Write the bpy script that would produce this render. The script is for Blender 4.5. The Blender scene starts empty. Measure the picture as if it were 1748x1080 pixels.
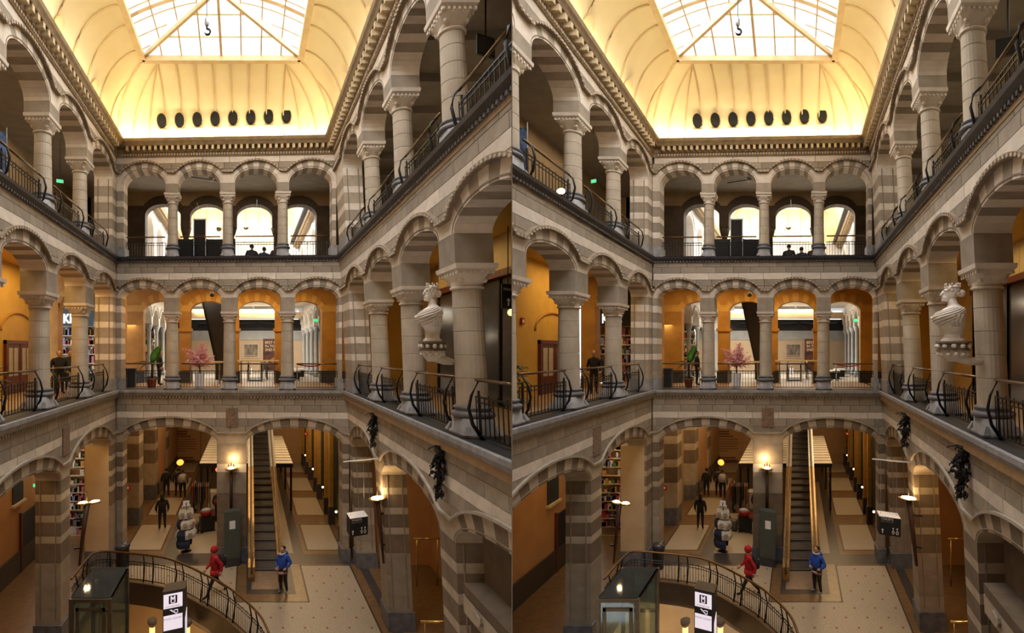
import bpy, bmesh, math, random
from mathutils import Vector, Matrix
random.seed(7)
PI = math.pi
sc = bpy.context.scene
col = sc.collection
# ------------------------------------------------------------------ camera, sky, big lights, exposure
F, XV, YV, CZ = 850.0, 424.0, 598.0, 9.0           # focal length in px of a 1748 px wide frame; eye 9 m above the ground floor
cam_d = bpy.data.cameras.new('camera'); cam = bpy.data.objects.new('camera', cam_d); col.objects.link(cam)
cam.location = (0, 0, CZ); cam.rotation_euler = (PI/2, 0, 0)
cam_d.sensor_fit = 'HORIZONTAL'; cam_d.sensor_width = 36.0; cam_d.lens = F/1748*36
cam_d.shift_y = (YV-540)/1748; cam_d.clip_start = 0.05; cam_d.clip_end = 400
sc.camera = cam
w = bpy.data.worlds.new('sky'); sc.world = w; w.use_nodes = True
wb = w.node_tree.nodes['Background']; wb.inputs[0].default_value = (0.90, 0.96, 1.0, 1); wb.inputs[1].default_value = 0.8
vs = sc.view_settings
vs.view_transform = 'Standard'; vs.look = 'None'; vs.gamma = 1.0; vs.use_curve_mapping = False; vs.exposure = 1.05
try:
    sc.cycles.max_bounces = 6; sc.cycles.diffuse_bounces = 4; sc.cycles.transparent_max_bounces = 12
    sc.cycles.use_denoising = True; sc.cycles.sample_clamp_indirect = 6.0
except Exception: pass

# ------------------------------------------------------------------ two halls that fan out from the viewpoint (oblique plans), parted by a thin wall at x = 0
class Hall:
    def __init__(s, i, k, off):
        s.i, s.k, s.off = i, k, off
    def P(s, u, y, z): return Vector((u+s.off+s.k*y, y, z))
    def lin(s, batter=0.0): return Matrix(((1, s.k, -batter), (0, 1, 0), (0, 0, 1)))
HALLS = [Hall(0, (XV-874)/F, 0.0), Hall(1, (XV+64)/F, -0.579)]
H = HALLS[0]
D = 21.4; UL = -5.73; UR = 4.17; BAT = 0.05
def YB(u): return D-0.042*(u+0.85)
def uR(z): return UR-BAT*(z-7.3)
def px(x, y, Y): return ((x-XV)*Y/F, Y, CZ-(y-YV)*Y/F)      # a measured point at a known depth
def pf(x, y, z=0.0):
    Y = F*(CZ-z)/(y-YV); return ((x-XV)*Y/F, Y, z)

def sun_area(name, loc, sx, sy, power, colr, rot=(0, 0, 0), spread=PI):
    d = bpy.data.lights.new(name, 'AREA'); d.shape = 'RECTANGLE'; d.size = sx; d.size_y = sy; d.energy = power; d.color = colr
    d.spread = spread
    o = bpy.data.objects.new(name, d); col.objects.link(o); o.location = loc; o.rotation_euler = rot
    return o
def point(name, loc, power, colr, r=0.15):
    d = bpy.data.lights.new(name, 'POINT'); d.energy = power; d.color = colr; d.shadow_soft_size = r
    o = bpy.data.objects.new(name, d); col.objects.link(o); o.location = loc; return o
WARM = (1.0, 0.66, 0.32); AMBER = (1.0, 0.66, 0.27); COVE = (1.0, 0.82, 0.5); DAY = (1.0, 0.97, 0.95)
for h in HALLS:
    c = h.P(-0.95, 11.6, 24.5)
    sun_area('skylight_daylight', c, 9.0, 19.0, 2500, DAY)

# ------------------------------------------------------------------ materials
MATS = {}
def mat(name, c, c2=None, scale=6.0, rough=0.75, metal=0.0, bump=0.0, emit=None, es=0.0, vary=0.0, detail=4.0, stretch=None, alpha=None, spec=None):
    if name in MATS: return MATS[name]
    m = bpy.data.materials.new(name); m.use_nodes = True; nt = m.node_tree; n = nt.nodes; L = nt.links
    b = n['Principled BSDF']; b.inputs['Roughness'].default_value = rough; b.inputs['Metallic'].default_value = metal
    if spec is not None: b.inputs['Specular IOR Level'].default_value = spec
    c2 = c2 or tuple(x*0.8 for x in c)
    tc = n.new('ShaderNodeTexCoord'); src = tc.outputs['Object']
    if stretch:
        mp = n.new('ShaderNodeMapping'); mp.inputs['Scale'].default_value = stretch; L.new(src, mp.inputs[0]); src = mp.outputs[0]
    nz = n.new('ShaderNodeTexNoise'); nz.inputs['Scale'].default_value = scale; nz.inputs['Detail'].default_value = detail
    L.new(src, nz.inputs['Vector'])
    rp = n.new('ShaderNodeValToRGB'); rp.color_ramp.elements[0].position = 0.35; rp.color_ramp.elements[1].position = 0.68
    rp.color_ramp.elements[0].color = (*c2, 1); rp.color_ramp.elements[1].color = (*c, 1)
    L.new(nz.outputs['Fac'], rp.inputs[0]); out = rp.outputs[0]
    if vary:
        oi = n.new('ShaderNodeObjectInfo'); mr = n.new('ShaderNodeMapRange')
        mr.inputs['To Min'].default_value = 1-vary; mr.inputs['To Max'].default_value = 1+vary
        L.new(oi.outputs['Random'], mr.inputs['Value'])
        mx = n.new('ShaderNodeMix'); mx.data_type = 'RGBA'; mx.blend_type = 'MULTIPLY'; mx.inputs['Factor'].default_value = 1
        cb = n.new('ShaderNodeCombineColor')
        for i in range(3): L.new(mr.outputs[0], cb.inputs[i])
        L.new(out, mx.inputs['A']); L.new(cb.outputs[0], mx.inputs['B']); out = mx.outputs['Result']
    L.new(out, b.inputs['Base Color'])
    if bump:
        bp = n.new('ShaderNodeBump'); bp.inputs['Strength'].default_value = bump; bp.inputs['Distance'].default_value = 0.02
        n2 = n.new('ShaderNodeTexNoise'); n2.inputs['Scale'].default_value = scale*5; n2.inputs['Detail'].default_value = 5
        L.new(src, n2.inputs['Vector']); L.new(n2.outputs['Fac'], bp.inputs['Height']); L.new(bp.outputs[0], b.inputs['Normal'])
    if emit:
        b.inputs['Emission Color'].default_value = (*emit, 1); b.inputs['Emission Strength'].default_value = es
    if alpha is not None: b.inputs['Alpha'].default_value = alpha
    MATS[name] = m
    return m
tan = mat('tan_sandstone', (0.345, 0.285, 0.215), (0.265, 0.215, 0.157), 3, 0.85, bump=0.25, vary=0.14)
lite = mat('pale_limestone', (0.69, 0.605, 0.505), (0.57, 0.49, 0.40), 3, 0.85, bump=0.2, vary=0.08)
umber = mat('umber_sandstone', (0.185, 0.135, 0.088), (0.14, 0.10, 0.063), 3, 0.85, bump=0.25, vary=0.12)
pale2 = mat('cream_limestone', (0.45, 0.37, 0.275), (0.36, 0.29, 0.21), 3, 0.85, bump=0.2, vary=0.08)
shaft_m = mat('shaft_sandstone', (0.49, 0.415, 0.315), (0.40, 0.33, 0.245), 2.5, 0.8, bump=0.2, vary=0.07)
core_m = mat('mortar', (0.10, 0.08, 0.06), (0.07, 0.055, 0.04), 8, 0.95)
hood_m = mat('brown_moulding_stone', (0.30, 0.225, 0.15), (0.2, 0.145, 0.095), 5, 0.85, bump=0.3)
bead_m = mat('bead_stone', (0.60, 0.50, 0.38), (0.46, 0.37, 0.27), 8, 0.8)
slate = mat('blue_grey_slate', (0.16, 0.155, 0.165), (0.10, 0.097, 0.105), 4, 0.6, bump=0.2)
slate_d = mat('dark_slate', (0.05, 0.047, 0.05), (0.03, 0.028, 0.03), 4, 0.55)
base_m = mat('grey_bluestone', (0.30, 0.285, 0.28), (0.20, 0.19, 0.19), 4, 0.7, bump=0.2)
cornice_m = mat('ochre_cornice_stone', (0.29, 0.20, 0.105), (0.2, 0.135, 0.068), 4, 0.8)
modil_m = mat('modillion_stone', (0.62, 0.49, 0.30), (0.48, 0.36, 0.2), 5, 0.8)
cove_m = mat('cream_plaster', (0.82, 0.70, 0.44), (0.78, 0.65, 0.39), 1.2, 0.8)
rib_m = mat('cove_rib_paint', (0.72, 0.55, 0.30), (0.62, 0.46, 0.24), 3, 0.7)
frame_m = mat('painted_steel_frame', (0.70, 0.52, 0.28), (0.6, 0.43, 0.22), 3, 0.55)
iron = mat('black_iron', (0.018, 0.016, 0.016), (0.008, 0.007, 0.007), 10, 0.45, metal=0.6)
bronze = mat('bronze_handrail', (0.19, 0.105, 0.04), (0.11, 0.06, 0.024), 6, 0.35, metal=0.7)
brass = mat('polished_brass', (0.75, 0.52, 0.2), (0.6, 0.4, 0.14), 5, 0.25, metal=0.9)
ochre = mat('ochre_wall_paint', (0.66, 0.40, 0.07), (0.58, 0.34, 0.055), 1.5, 0.7)
ochre_d = mat('ochre_pier_paint', (0.50, 0.25, 0.045), (0.38, 0.18, 0.03), 2, 0.7)
ochre_l = mat('ochre_pale_voussoir', (0.62, 0.36, 0.09), (0.5, 0.28, 0.06), 2, 0.7)
brownwall = mat('brown_wall_paint', (0.38, 0.27, 0.15), (0.31, 0.22, 0.12), 1.5, 0.8)
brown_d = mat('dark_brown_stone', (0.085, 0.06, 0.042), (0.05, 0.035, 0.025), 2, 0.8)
ceil_g = mat('grey_gallery_ceiling', (0.34, 0.305, 0.25), (0.28, 0.25, 0.205), 2, 0.85)
terr = mat('terrazzo', (0.42, 0.345, 0.25), (0.26, 0.21, 0.15), 26, 0.42, detail=8)
brown_f = mat('brown_marble_floor', (0.19, 0.108, 0.045), (0.13, 0.072, 0.03), 5, 0.3)
line_f = mat('dark_inlay', (0.05, 0.028, 0.018), (0.035, 0.02, 0.012), 5, 0.4)
dark_f = mat('charcoal_floor_strip', (0.055, 0.045, 0.042), (0.04, 0.032, 0.03), 5, 0.35)
def glass_mat(name, tint, refl=0.12, opac=0.08):
    m = bpy.data.materials.new(name); m.use_nodes = True; nt = m.node_tree; n = nt.nodes; n.clear()
    o = n.new('ShaderNodeOutputMaterial'); t = n.new('ShaderNodeBsdfTransparent'); t.inputs[0].default_value = (*tint, 1)
    g = n.new('ShaderNodeBsdfGlossy'); g.inputs['Roughness'].default_value = 0.06; g.inputs[0].default_value = (0.9, 0.92, 0.95, 1)
    d = n.new('ShaderNodeBsdfDiffuse'); d.inputs[0].default_value = (*tint, 1)
    m1 = n.new('ShaderNodeMixShader'); m1.inputs[0].default_value = refl; m2 = n.new('ShaderNodeMixShader'); m2.inputs[0].default_value = opac
    nz = n.new('ShaderNodeTexNoise'); nz.inputs['Scale'].default_value = 3; mr = n.new('ShaderNodeMapRange')
    mr.inputs['To Min'].default_value = opac*0.6; mr.inputs['To Max'].default_value = opac*1.4
    L = nt.links; L.new(nz.outputs['Fac'], mr.inputs['Value']); L.new(mr.outputs[0], m2.inputs[0])
    L.new(t.outputs[0], m1.inputs[1]); L.new(g.outputs[0], m1.inputs[2]); L.new(m1.outputs[0], m2.inputs[1]); L.new(d.outputs[0], m2.inputs[2])
    L.new(m2.outputs[0], o.inputs[0]); MATS[name] = m; return m
sky_glass = glass_mat('skylight_glass', (0.93, 0.96, 1.0), 0.02, 0.06)
clear_glass = glass_mat('clear_glass', (0.75, 0.82, 0.78), 0.08, 0.05)
smoke_glass = glass_mat('smoked_glass', (0.30, 0.32, 0.30), 0.07, 0.10)

# ------------------------------------------------------------------ mesh helpers
class MB:
    def __init__(s): s.v = []; s.f = []
    def add(s, vs, fs):
        o = len(s.v); s.v += [tuple(v) for v in vs]; s.f += [tuple(i+o for i in f) for f in fs]; return s
    def box(s, x0, x1, y0, y1, z0, z1):
        return s.add([(x0,y0,z0),(x1,y0,z0),(x1,y1,z0),(x0,y1,z0),(x0,y0,z1),(x1,y0,z1),(x1,y1,z1),(x0,y1,z1)],
                     [(0,3,2,1),(4,5,6,7),(0,1,5,4),(1,2,6,5),(2,3,7,6),(3,0,4,7)])
    def prism(s, poly, fn, d0, d1):
        n = len(poly)
        return s.add([fn(a, d0, b) for a, b in poly]+[fn(a, d1, b) for a, b in poly],
                     [tuple(range(n)), tuple(range(2*n-1, n-1, -1))]+[(i, (i+1) % n, n+(i+1) % n, n+i) for i in range(n)])
    def loft(s, rings, caps=True, closed=True):
        n = len(rings[0]); vs = [p for r in rings for p in r]; fs = []
        m = n if closed else n-1
        for j in range(len(rings)-1):
            for i in range(m):
                a, b = j*n+i, j*n+(i+1) % n; fs.append((a, b, b+n, a+n))
        if caps and closed: fs += [tuple(range(n-1, -1, -1)), tuple(range((len(rings)-1)*n, len(rings)*n))]
        return s.add(vs, fs)
    def lathe(s, prof, c=(0, 0), n=14, caps=True, sx=1, sy=1):
        return s.loft([[(c[0]+r*sx*math.cos(2*PI*i/n), c[1]+r*sy*math.sin(2*PI*i/n), z) for i in range(n)] for r, z in prof], caps)
    def tube(s, path, r, n=6, caps=True):
        path = [Vector(p) for p in path]; rings = []
        for i, p in enumerate(path):
            t = (path[min(i+1, len(path)-1)]-path[max(i-1, 0)]).normalized()
            up = Vector((0, 0, 1)) if abs(t.z) < 0.9 else Vector((1, 0, 0))
            a = t.cross(up).normalized(); b = t.cross(a)
            rr = r[i] if isinstance(r, (list, tuple)) else r
            rings.append([p+a*(rr*math.cos(2*PI*j/n))+b*(rr*math.sin(2*PI*j/n)) for j in range(n)])
        return s.loft(rings, caps)
    def ball(s, c, r, nu=10, nv=7):
        r = (r, r, r) if not isinstance(r, (list, tuple)) else r
        rings = []
        for j in range(1, nv):
            t = PI*j/nv
            rings.append([(c[0]+r[0]*math.sin(t)*math.cos(2*PI*i/nu), c[1]+r[1]*math.sin(t)*math.sin(2*PI*i/nu), c[2]-r[2]*math.cos(t)) for i in range(nu)])
        return s.loft(rings)
    def bar(s, p, q, wx, wy=None):      # square bar between two points
        wy = wy or wx; p = Vector(p); q = Vector(q); t = (q-p).normalized()
        up = Vector((0, 0, 1)) if abs(t.z) < 0.95 else Vector((0, 1, 0))
        a = t.cross(up).normalized()*wx/2; b = t.cross(a).normalized()*wy/2
        return s.loft([[p+a+b, p-a+b, p-a-b, p+a-b], [q+a+b, q-a+b, q-a-b, q+a-b]])
WL = {}
def finish(me, smooth):
    bm = bmesh.new(); bm.from_mesh(me); bmesh.ops.recalc_face_normals(bm, faces=bm.faces); bm.to_mesh(me); bm.free()
    if smooth: me.polygons.foreach_set('use_smooth', [True]*len(me.polygons))
def arch(name, mb, m, parent=None, smooth=False, kind=None):
    """absolute hall coordinates -> one mesh object in the world"""
    vs = [H.P(*v) for v in mb.v]
    n = len(vs); lo = [min(v[i] for v in vs) for i in range(3)]; hi = [max(v[i] for v in vs) for i in range(3)]
    o0 = Vector(((lo[0]+hi[0])/2, (lo[1]+hi[1])/2, lo[2]))
    me = bpy.data.meshes.new(name); me.from_pydata([v-o0 for v in vs], [], mb.f); finish(me, smooth)
    me.materials.append(m)
    o = bpy.data.objects.new(name, me); col.objects.link(o)
    if parent: o.parent = parent; o.location = o0-WL[parent.name]
    else: o.location = o0
    WL[o.name] = o0
    if kind: o['kind'] = kind
    return o
def struct(name, mb, m, parent=None, smooth=False):
    o = arch(name, mb, m, parent, smooth)
    if not parent: o['kind'] = 'structure'
    return o
def root(name, loc, kind=None):
    """an Empty at the base of a thing, loc in hall coordinates"""
    o = bpy.data.objects.new(name, None); o.empty_display_size = 0.2; col.objects.link(o); o.location = H.P(*loc); WL[o.name] = H.P(*loc)
    if kind: o['kind'] = kind
    return o
def tag(o, label, cat, group=None):
    o['label'] = label; o['category'] = cat; o['group'] = group or (cat+' seen alike in both halls'); return o
CACHE = {}
def local(name, key, build, m, parent, loc=(0, 0, 0), lin=None, smooth=False, rot=None):
    """a part given in its thing's own coordinates; alike parts share one mesh"""
    k = (key, H.i if lin is not None else -1, round(lin[0][2], 3) if lin is not None else 0)
    me = CACHE.get(k)
    if me is None:
        mb = build(); me = bpy.data.meshes.new(name)
        me.from_pydata([(lin @ Vector(v)) if lin is not None else v for v in mb.v], [], mb.f); finish(me, smooth); me.materials.append(m); CACHE[k] = me
    o = bpy.data.objects.new(name, me); col.objects.link(o); o.parent = parent; o.location = loc
    if rot: o.rotation_euler = rot
    return o
def smoothf(mb): return mb
# ------------------------------------------------------------------ arcade walls
def fr_back(s, d, z): return (s, YB(s)+d, z)
def fr_left(s, d, z): return (UL-d, s, z)
def fr_right(s, d, z): return (uR(z)+d, s, z)

def arcade(wname, fr, arches, zs, a, b, A, B, th0, T, s0, s1, ztop, courses, nv, mats, zimp=None, hood='dentil', blocklen=0.75, blocks=True, hoodm=None, group=None, flush=False, corem=None):
    """a wall storey with round arches: voussoirs, springers, hood mould, coursed blocks on a mortar core"""
    m1, m2 = mats                                   # pale, dark
    c0, s_0 = math.cos(th0), math.sin(th0); zv = zs+B*s_0
    arches = [x if isinstance(x, tuple) else (x, 1.0) for x in arches]; KK = dict(arches); arches = [x[0] for x in arches]
    wall = root(wname, fr(sum((s0, s1))/2, T/2, zs), 'structure')
    def Hs(s):
        for c in arches:
            x = abs(s-c)
            k = KK[c]
            if x <= A*k*c0: return zs+B*math.sqrt(max(0, 1-(x/(A*k))**2))
        return zv
    # mortar core above the arch rings
    ss = sorted(set([s0, s1]+[c+A*KK[c]*math.cos(th0+(PI-2*th0)*i/16) for c in arches for i in range(17) if s0 < c+A*KK[c]*math.cos(th0+(PI-2*th0)*i/16) < s1]))
    mb = MB()
    lo = [(s, Hs(s)-0.02) for s in ss]
    mb.prism(lo+[(s1, ztop), (s0, ztop)], fr, 0.05, T)
    arch('wall_core', mb, core_m if blocks else (corem or m2), wall)
    # voussoirs
    for c in arches:
        for i in range(nv):
            t0 = th0+(PI-2*th0)*i/nv+0.004; t1 = th0+(PI-2*th0)*(i+1)/nv-0.004
            k = KK[c]
            if c+A*k*math.cos(t0) < s0 or c+A*k*math.cos(t1) > s1: continue
            ts = [t0+(t1-t0)*j/2 for j in range(3)]
            poly = [(c+a*k*math.cos(t), zs+b*math.sin(t)) for t in ts]+[(c+A*k*math.cos(t), zs+B*math.sin(t)) for t in reversed(ts)]
            arch('voussoir', MB().prism(poly, fr, 0.0, T), m1 if i % 2 == (nv//2) % 2 else m2, wall)
    # springers between the rings
    def intr(c, sgn):
        return [(c+sgn*a*KK[c]*math.cos(th0*(1-j/3)), zs+b*math.sin(th0*(1-j/3))) for j in range(4)]
    edges = []
    arcs = sorted(arches)
    for i in range(len(arcs)+1):
        L = arcs[i-1] if i > 0 else None; R = arcs[i] if i < len(arcs) else None
        poly = []
        if L is not None: poly += [(L+A*KK[L]*c0, zv)]
        else:
            if R-a*KK[R] <= s0+0.05: continue
            poly += [(s0, zs), (s0, zv)]
        if R is not None: poly += [(R-A*KK[R]*c0, zv)]+intr(R, -1)
        else:
            if L+a*KK[L] >= s1-0.05: poly = []; continue
            poly += [(s1, zv), (s1, zs)]
        if L is not None: poly += list(reversed(intr(L, 1)))
        arch('springer', MB().prism(poly, fr, 0.0, T), m1, wall)
        lo_s = L+a*KK[L] if L is not None else s0; hi_s = R-a*KK[R] if R is not None else s1
        edges.append((lo_s, hi_s, L is not None and R is not None))
        if zimp is not None and L is not None and R is not None:
            arch('impost_block', MB().prism([(lo_s, zimp), (hi_s, zimp), (hi_s, zs-0.006), (lo_s, zs-0.006)], fr, 0.0, T), m2, wall)
    # thin arris roll round each opening
    mbr = MB()
    for c in arches:
        ak = a*KK[c]
        if c-ak < s0 or c+ak > s1: continue
        tt = [PI*i/20 for i in range(21)]
        for off, w_ in ((0.05, 0.022),):
            poly = [(c+(ak+off)*math.cos(t), zs+(b+off)*math.sin(t)) for t in tt]
            for p, q in zip(poly, poly[1:]): mbr.prism([(p[0], p[1]), (q[0], q[1]), (q[0], q[1]+w_*1.3), (p[0], p[1]+w_*1.3)], fr, -0.012, 0.02)
    if mbr.v and not flush: arch('arris_roll', mbr, hood_m, wall)
    # hood mould with beads
    if hood:
        hs = []
        N = max(8, int((s1-s0)/0.11))
        pts = sorted(set([s0+(s1-s0)*i/N for i in range(N+1)]))
        mb = MB(); bd = MB()
        hh = 0.075 if hood == 'dentil' else 0.05
        for p, q in zip(pts, pts[1:]):
            mb.prism([(p, Hs(p)-0.01), (q, Hs(q)-0.01), (q, Hs(q)+hh), (p, Hs(p)+hh)], fr, -0.11 if hood == 'dentil' else -.07, 0.06)
        arch('hood_mould', mb, hoodm or hood_m, wall)
        if hood == 'dentil':
            acc = 0.0; last = None; step = 0.15
            s = s0+0.05
            while s < s1-0.05:
                z = Hs(s); bd.prism([(s-0.032, z+0.0), (s+0.032, z+0.0), (s+0.032, z+0.05), (s-0.032, z+0.05)], fr, -0.135, -0.10)
                dz = (Hs(s+0.02)-Hs(s-0.02))/0.04; s += step/math.sqrt(1+min(dz*dz, 6))
            if bd.v: arch('bead_row', bd, bead_m, wall, kind='stuff')
    # coursed ashlar blocks
    if blocks:
        for ci, (z0, z1, m_) in enumerate(courses):
            bl = blocklen*(1.6 if m_ is lite else 1.0)
            s = s0-(bl*0.5 if ci % 2 else 0)+random.uniform(-0.1, 0.1)
            while s < s1:
                ln = bl*random.uniform(0.85, 1.15)
                p, q = max(s, s0)+0.009, min(s+ln, s1)-0.009; s += ln
                if q-p < 0.08: continue
                hh = (0.085 if hood else 0.0)-0.03
                xs = [p+(q-p)*i/6 for i in range(7)]
                bot = [max(z0+0.008, Hs(x)+hh) for x in xs]
                if min(bot) > z1-0.03: continue
                if max(bot)-min(bot) < 1e-6: poly = [(p, bot[0]), (q, bot[0]), (q, z1-0.005), (p, z1-0.005)]
                else: poly = [(x, min(bb, z1-0.012)) for x, bb in zip(xs, bot)]+[(q, z1-0.005), (p, z1-0.005)]
                arch('stone_block', MB().prism(poly, fr, 0.0, 0.06), m_, wall)
    return wall, zv, edges, Hs

def stack(wall, fr, sa, sb, z0, z1, T, seq, base=0.55, proud=0.05, roll=True):
    """a pier of striped courses; seq = list of (height, material) repeated from the top"""
    z = z1; i = 0
    while z > z0+base+0.05:
        hgt, m_ = seq[min(i, len(seq)-1)]; i += 1
        zz = max(z-hgt, z0+base)
        if zz-(z0+base) < 0.12: zz = z0+base
        arch('pier_course', MB().prism([(sa, zz+0.005), (sb, zz+0.005), (sb, z), (sa, z)], fr, 0.0, T), m_, wall)
        z = zz
    if roll and T > .5:
        for dd in (.14, T-.17):  # dark brown strips paint the shade of grooves down the jamb
            arch('groove_shade_line', MB().prism([(sa-.014, z0+base+.15), (sa+.01, z0+base+.15), (sa+.01, z1-.02), (sa-.014, z1-.02)], fr, dd, dd+.03), hood_m, wall)
    if base > 0.01:
        arch('pier_base', MB().prism([(sa-proud, z0), (sb+proud, z0), (sb+proud, z0+base), (sa-proud, z0+base)], fr, -proud, T+proud), base_m if z0 > 1 else slate, wall)
    return wall

def moulding(name, fr, prof, s0, s1, m, parent=None, n=1):
    pts = [s0+(s1-s0)*i/n for i in range(n+1)]
    mb = MB()
    mb.loft([[fr(s, d, z) for d, z in prof] for s in pts])
    return struct(name, mb, m, parent)

# column parts, in the column's own coordinates
def ring(rx, ry, z, n=16, sq=0.0):
    out = []
    for i in range(n):
        t = 2*PI*(i+0.5)/n; c, s = math.cos(t), math.sin(t); k = max(abs(c), abs(s))
        f = (1-sq)+sq/k
        out.append((rx*f*c, ry*f*s, z))
    return out
def column(label, loc, hgt, r, ab, fr_side, group):
    """loc: base centre in hall coordinates; plinth, rings, drums, capital"""
    bat = BAT if fr_side == 'right' else 0.0
    lin = H.lin(bat); st = 1.25 if fr_side in ('left', 'right') else 1.0
    t = root('stone_column', loc); tag(t, label, 'column', group)
    K = ('col', round(hgt, 2), r, ab, st)
    pb = 0.36
    local('plinth', K+('pl',), lambda: MB().loft([ring(r*1.3, r*1.3*st, 0, sq=.95), ring(r*1.3, r*1.3*st, 0.07, sq=.95), ring(r*1.22, r*1.22*st, 0.11, sq=0.6), ring(r*1.2, r*1.22*st, pb, sq=0.3)]), base_m, t, lin=lin)
    def spurs():
        mb = MB()
        for sx in (-1, 1):
            for sy in (-1, 1):
                x, y = sx*r*1.12, sy*r*1.12*st
                mb.loft([[(x-0.07, y-0.07, 0.06), (x+0.07, y-0.07, 0.06), (x+0.07, y+0.07, 0.06), (x-0.07, y+0.07, 0.06)],
                         [(x-0.03-sx*.04, y-0.03-sy*.04, 0.22), (x+0.03-sx*.04, y-0.03-sy*.04, 0.22), (x+0.03-sx*.04, y+0.03-sy*.04, 0.22), (x-0.03-sx*.04, y+0.03-sy*.04, 0.22)]])
        return mb
    local('corner_spur', K+('sp',), spurs, base_m, t, lin=lin)
    br = lambda: MB().lathe([(r*1.2, pb), (r*1.42, pb+.03), (r*1.46, pb+.07), (r*1.38, pb+.11), (r*1.18, pb+.13), (r*1.16, pb+.16), (r*1.26, pb+.18), (r*1.26, pb+.21), (r*1.1, pb+.24)], n=20)
    local('base_ring', K+('br',), br, slate, t, lin=lin, smooth=True)
    zt = hgt-0.46; z0 = pb+0.23; nd = 5
    hs = [0.24, 0.2, 0.2, 0.2, 0.16]; z = z0
    for i in range(nd):
        z1 = z+(zt-z0)*hs[i]
        rr0 = r*(1.06-0.1*(z-z0)/(zt-z0)); rr1 = r*(1.06-0.1*(z1-z0)/(zt-z0))
        local('drum', K+('dr', i), lambda z=z, z1=z1, a=rr0, b_=rr1: MB().lathe([(a-.008, z+.002), (a, z+.010), (b_, z1-.010), (b_-.008, z1-.002)], n=22), shaft_m, t, lin=lin)
        for p in t.children[-1].data.polygons: p.use_smooth = True
        z = z1
    off = (-bat*hgt*0, 0, 0)
    def cap():
        mb = MB()
        mb.loft([ring(r*1.0, r*1.0, zt), ring(r*1.12, r*1.12, zt+.02), ring(r*1.12, r*1.12, zt+.05), ring(r*.98, r*.98, zt+.07)])
        mb.loft([ring(r*.98, r*.98, zt+.06), ring(r*1.0, r*1.0*st, zt+.14, sq=.45), ring(ab*.84, ab*.84*st, zt+.24, sq=.9), ring(ab*.86, ab*.86*st, zt+.28, sq=1)])
        for sx in (-1, 1):
            for sy in (-1, 1): mb.ball((sx*r*.78, sy*r*.78*st, zt+.16), (.07, .07, .06), 6, 5)
        return mb
    local('capital', K+('ca',), cap, lite, t, lin=lin)
    def den():
        mb = MB(); n = 7
        for i in range(n):
            x = -ab*.84+ab*1.68*i/(n-1)
            for q in (-1, 1):
                mb.box(x-.022, x+.022, q*ab*.88*st-.02, q*ab*.88*st+.02, zt+.27, zt+.33)
                mb.box(q*ab*.88-.02, q*ab*.88+.02, x*st-.022*st, x*st+.022*st, zt+.27, zt+.33)
        return mb
    local('dentil_row', K+('de',), den, lite, t, lin=lin)['kind'] = 'stuff'
    local('abacus', K+('ab',), lambda: MB().loft([ring(ab*.86, ab*.86*st, zt+.28, 4, 0), ring(ab*.86, ab*.86*st, zt+.33, 4, 0), ring(ab*1.0, ab*st, zt+.38, 4, 0), ring(ab*1.04, ab*1.04*st, zt+.46, 4, 0)]) if False else
          MB().loft([[(sx*ab*k, sy*ab*k*st, zt+z_) for sx, sy in ((-1, -1), (1, -1), (1, 1), (-1, 1))] for k, z_ in ((.86, .28), (.86, .33), (1.0, .37), (1.03, .46))]), lite, t, lin=lin)
    return t

def railing(label, fr, sa, sb, z0, group, hgt=1.12, bulge=0.16, d=0.12, step=0.14, brackets=True, hr=None):
    """bronze handrail on curved iron brackets with a grille of pickets"""
    mid = fr((sa+sb)/2, d, z0); t = root('gallery_railing', mid); tag(t, label, 'railing', group)
    f = lambda s, dd, z: fr(s, dd, z)
    arch('handrail', MB().tube([f(sa, d+.02, z0+hgt), f((sa+sb)/2, d+.02, z0+hgt), f(sb, d+.02, z0+hgt)], 0.034, 6), hr or bronze, t, True)
    mb = MB(); n = max(2, int((sb-sa)/step)); gz = z0+hgt*.72
    for i in range(n+1):
        s = sa+(sb-sa)*i/n
        mb.bar(f(s, d, z0+.1), f(s, d, gz+(.05 if i % 2 else 0)), 0.017)
    arch('pickets', mb, iron, t, kind='stuff')
    arch('top_rail', MB().bar(f(sa, d, gz), f(sb, d, gz), 0.03), iron, t)
    arch('mid_rail', MB().bar(f(sa, d, gz-.1), f(sb, d, gz-.1), 0.022), iron, t)
    arch('bottom_rail', MB().bar(f(sa, d, z0+.1), f(sb, d, z0+.1), 0.03), iron, t)
    if brackets:
        for s in (sa+.12, sb-.12):
            p = [(s, d+.05, z0), (s, d-bulge*.7, z0+.3), (s, d-bulge, z0+.6), (s, d-bulge*.7, z0+.85), (s, d+.02, z0+hgt)]
            arch('bracket', MB().tube([f(*q) for q in p], [0.035, .035, .03, .026, .02], 6), iron, t, True)
            arch('post', MB().bar(f(s, d, z0), f(s, d, gz+.12), 0.035), iron, t)
    return t

SIDE = {'back': 'end wall', 'left': 'wall facing the bust', 'right': 'wall with the bust'}
def ordinal(i): return ['first', 'second', 'third', 'fourth', 'fifth'][i]

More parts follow.
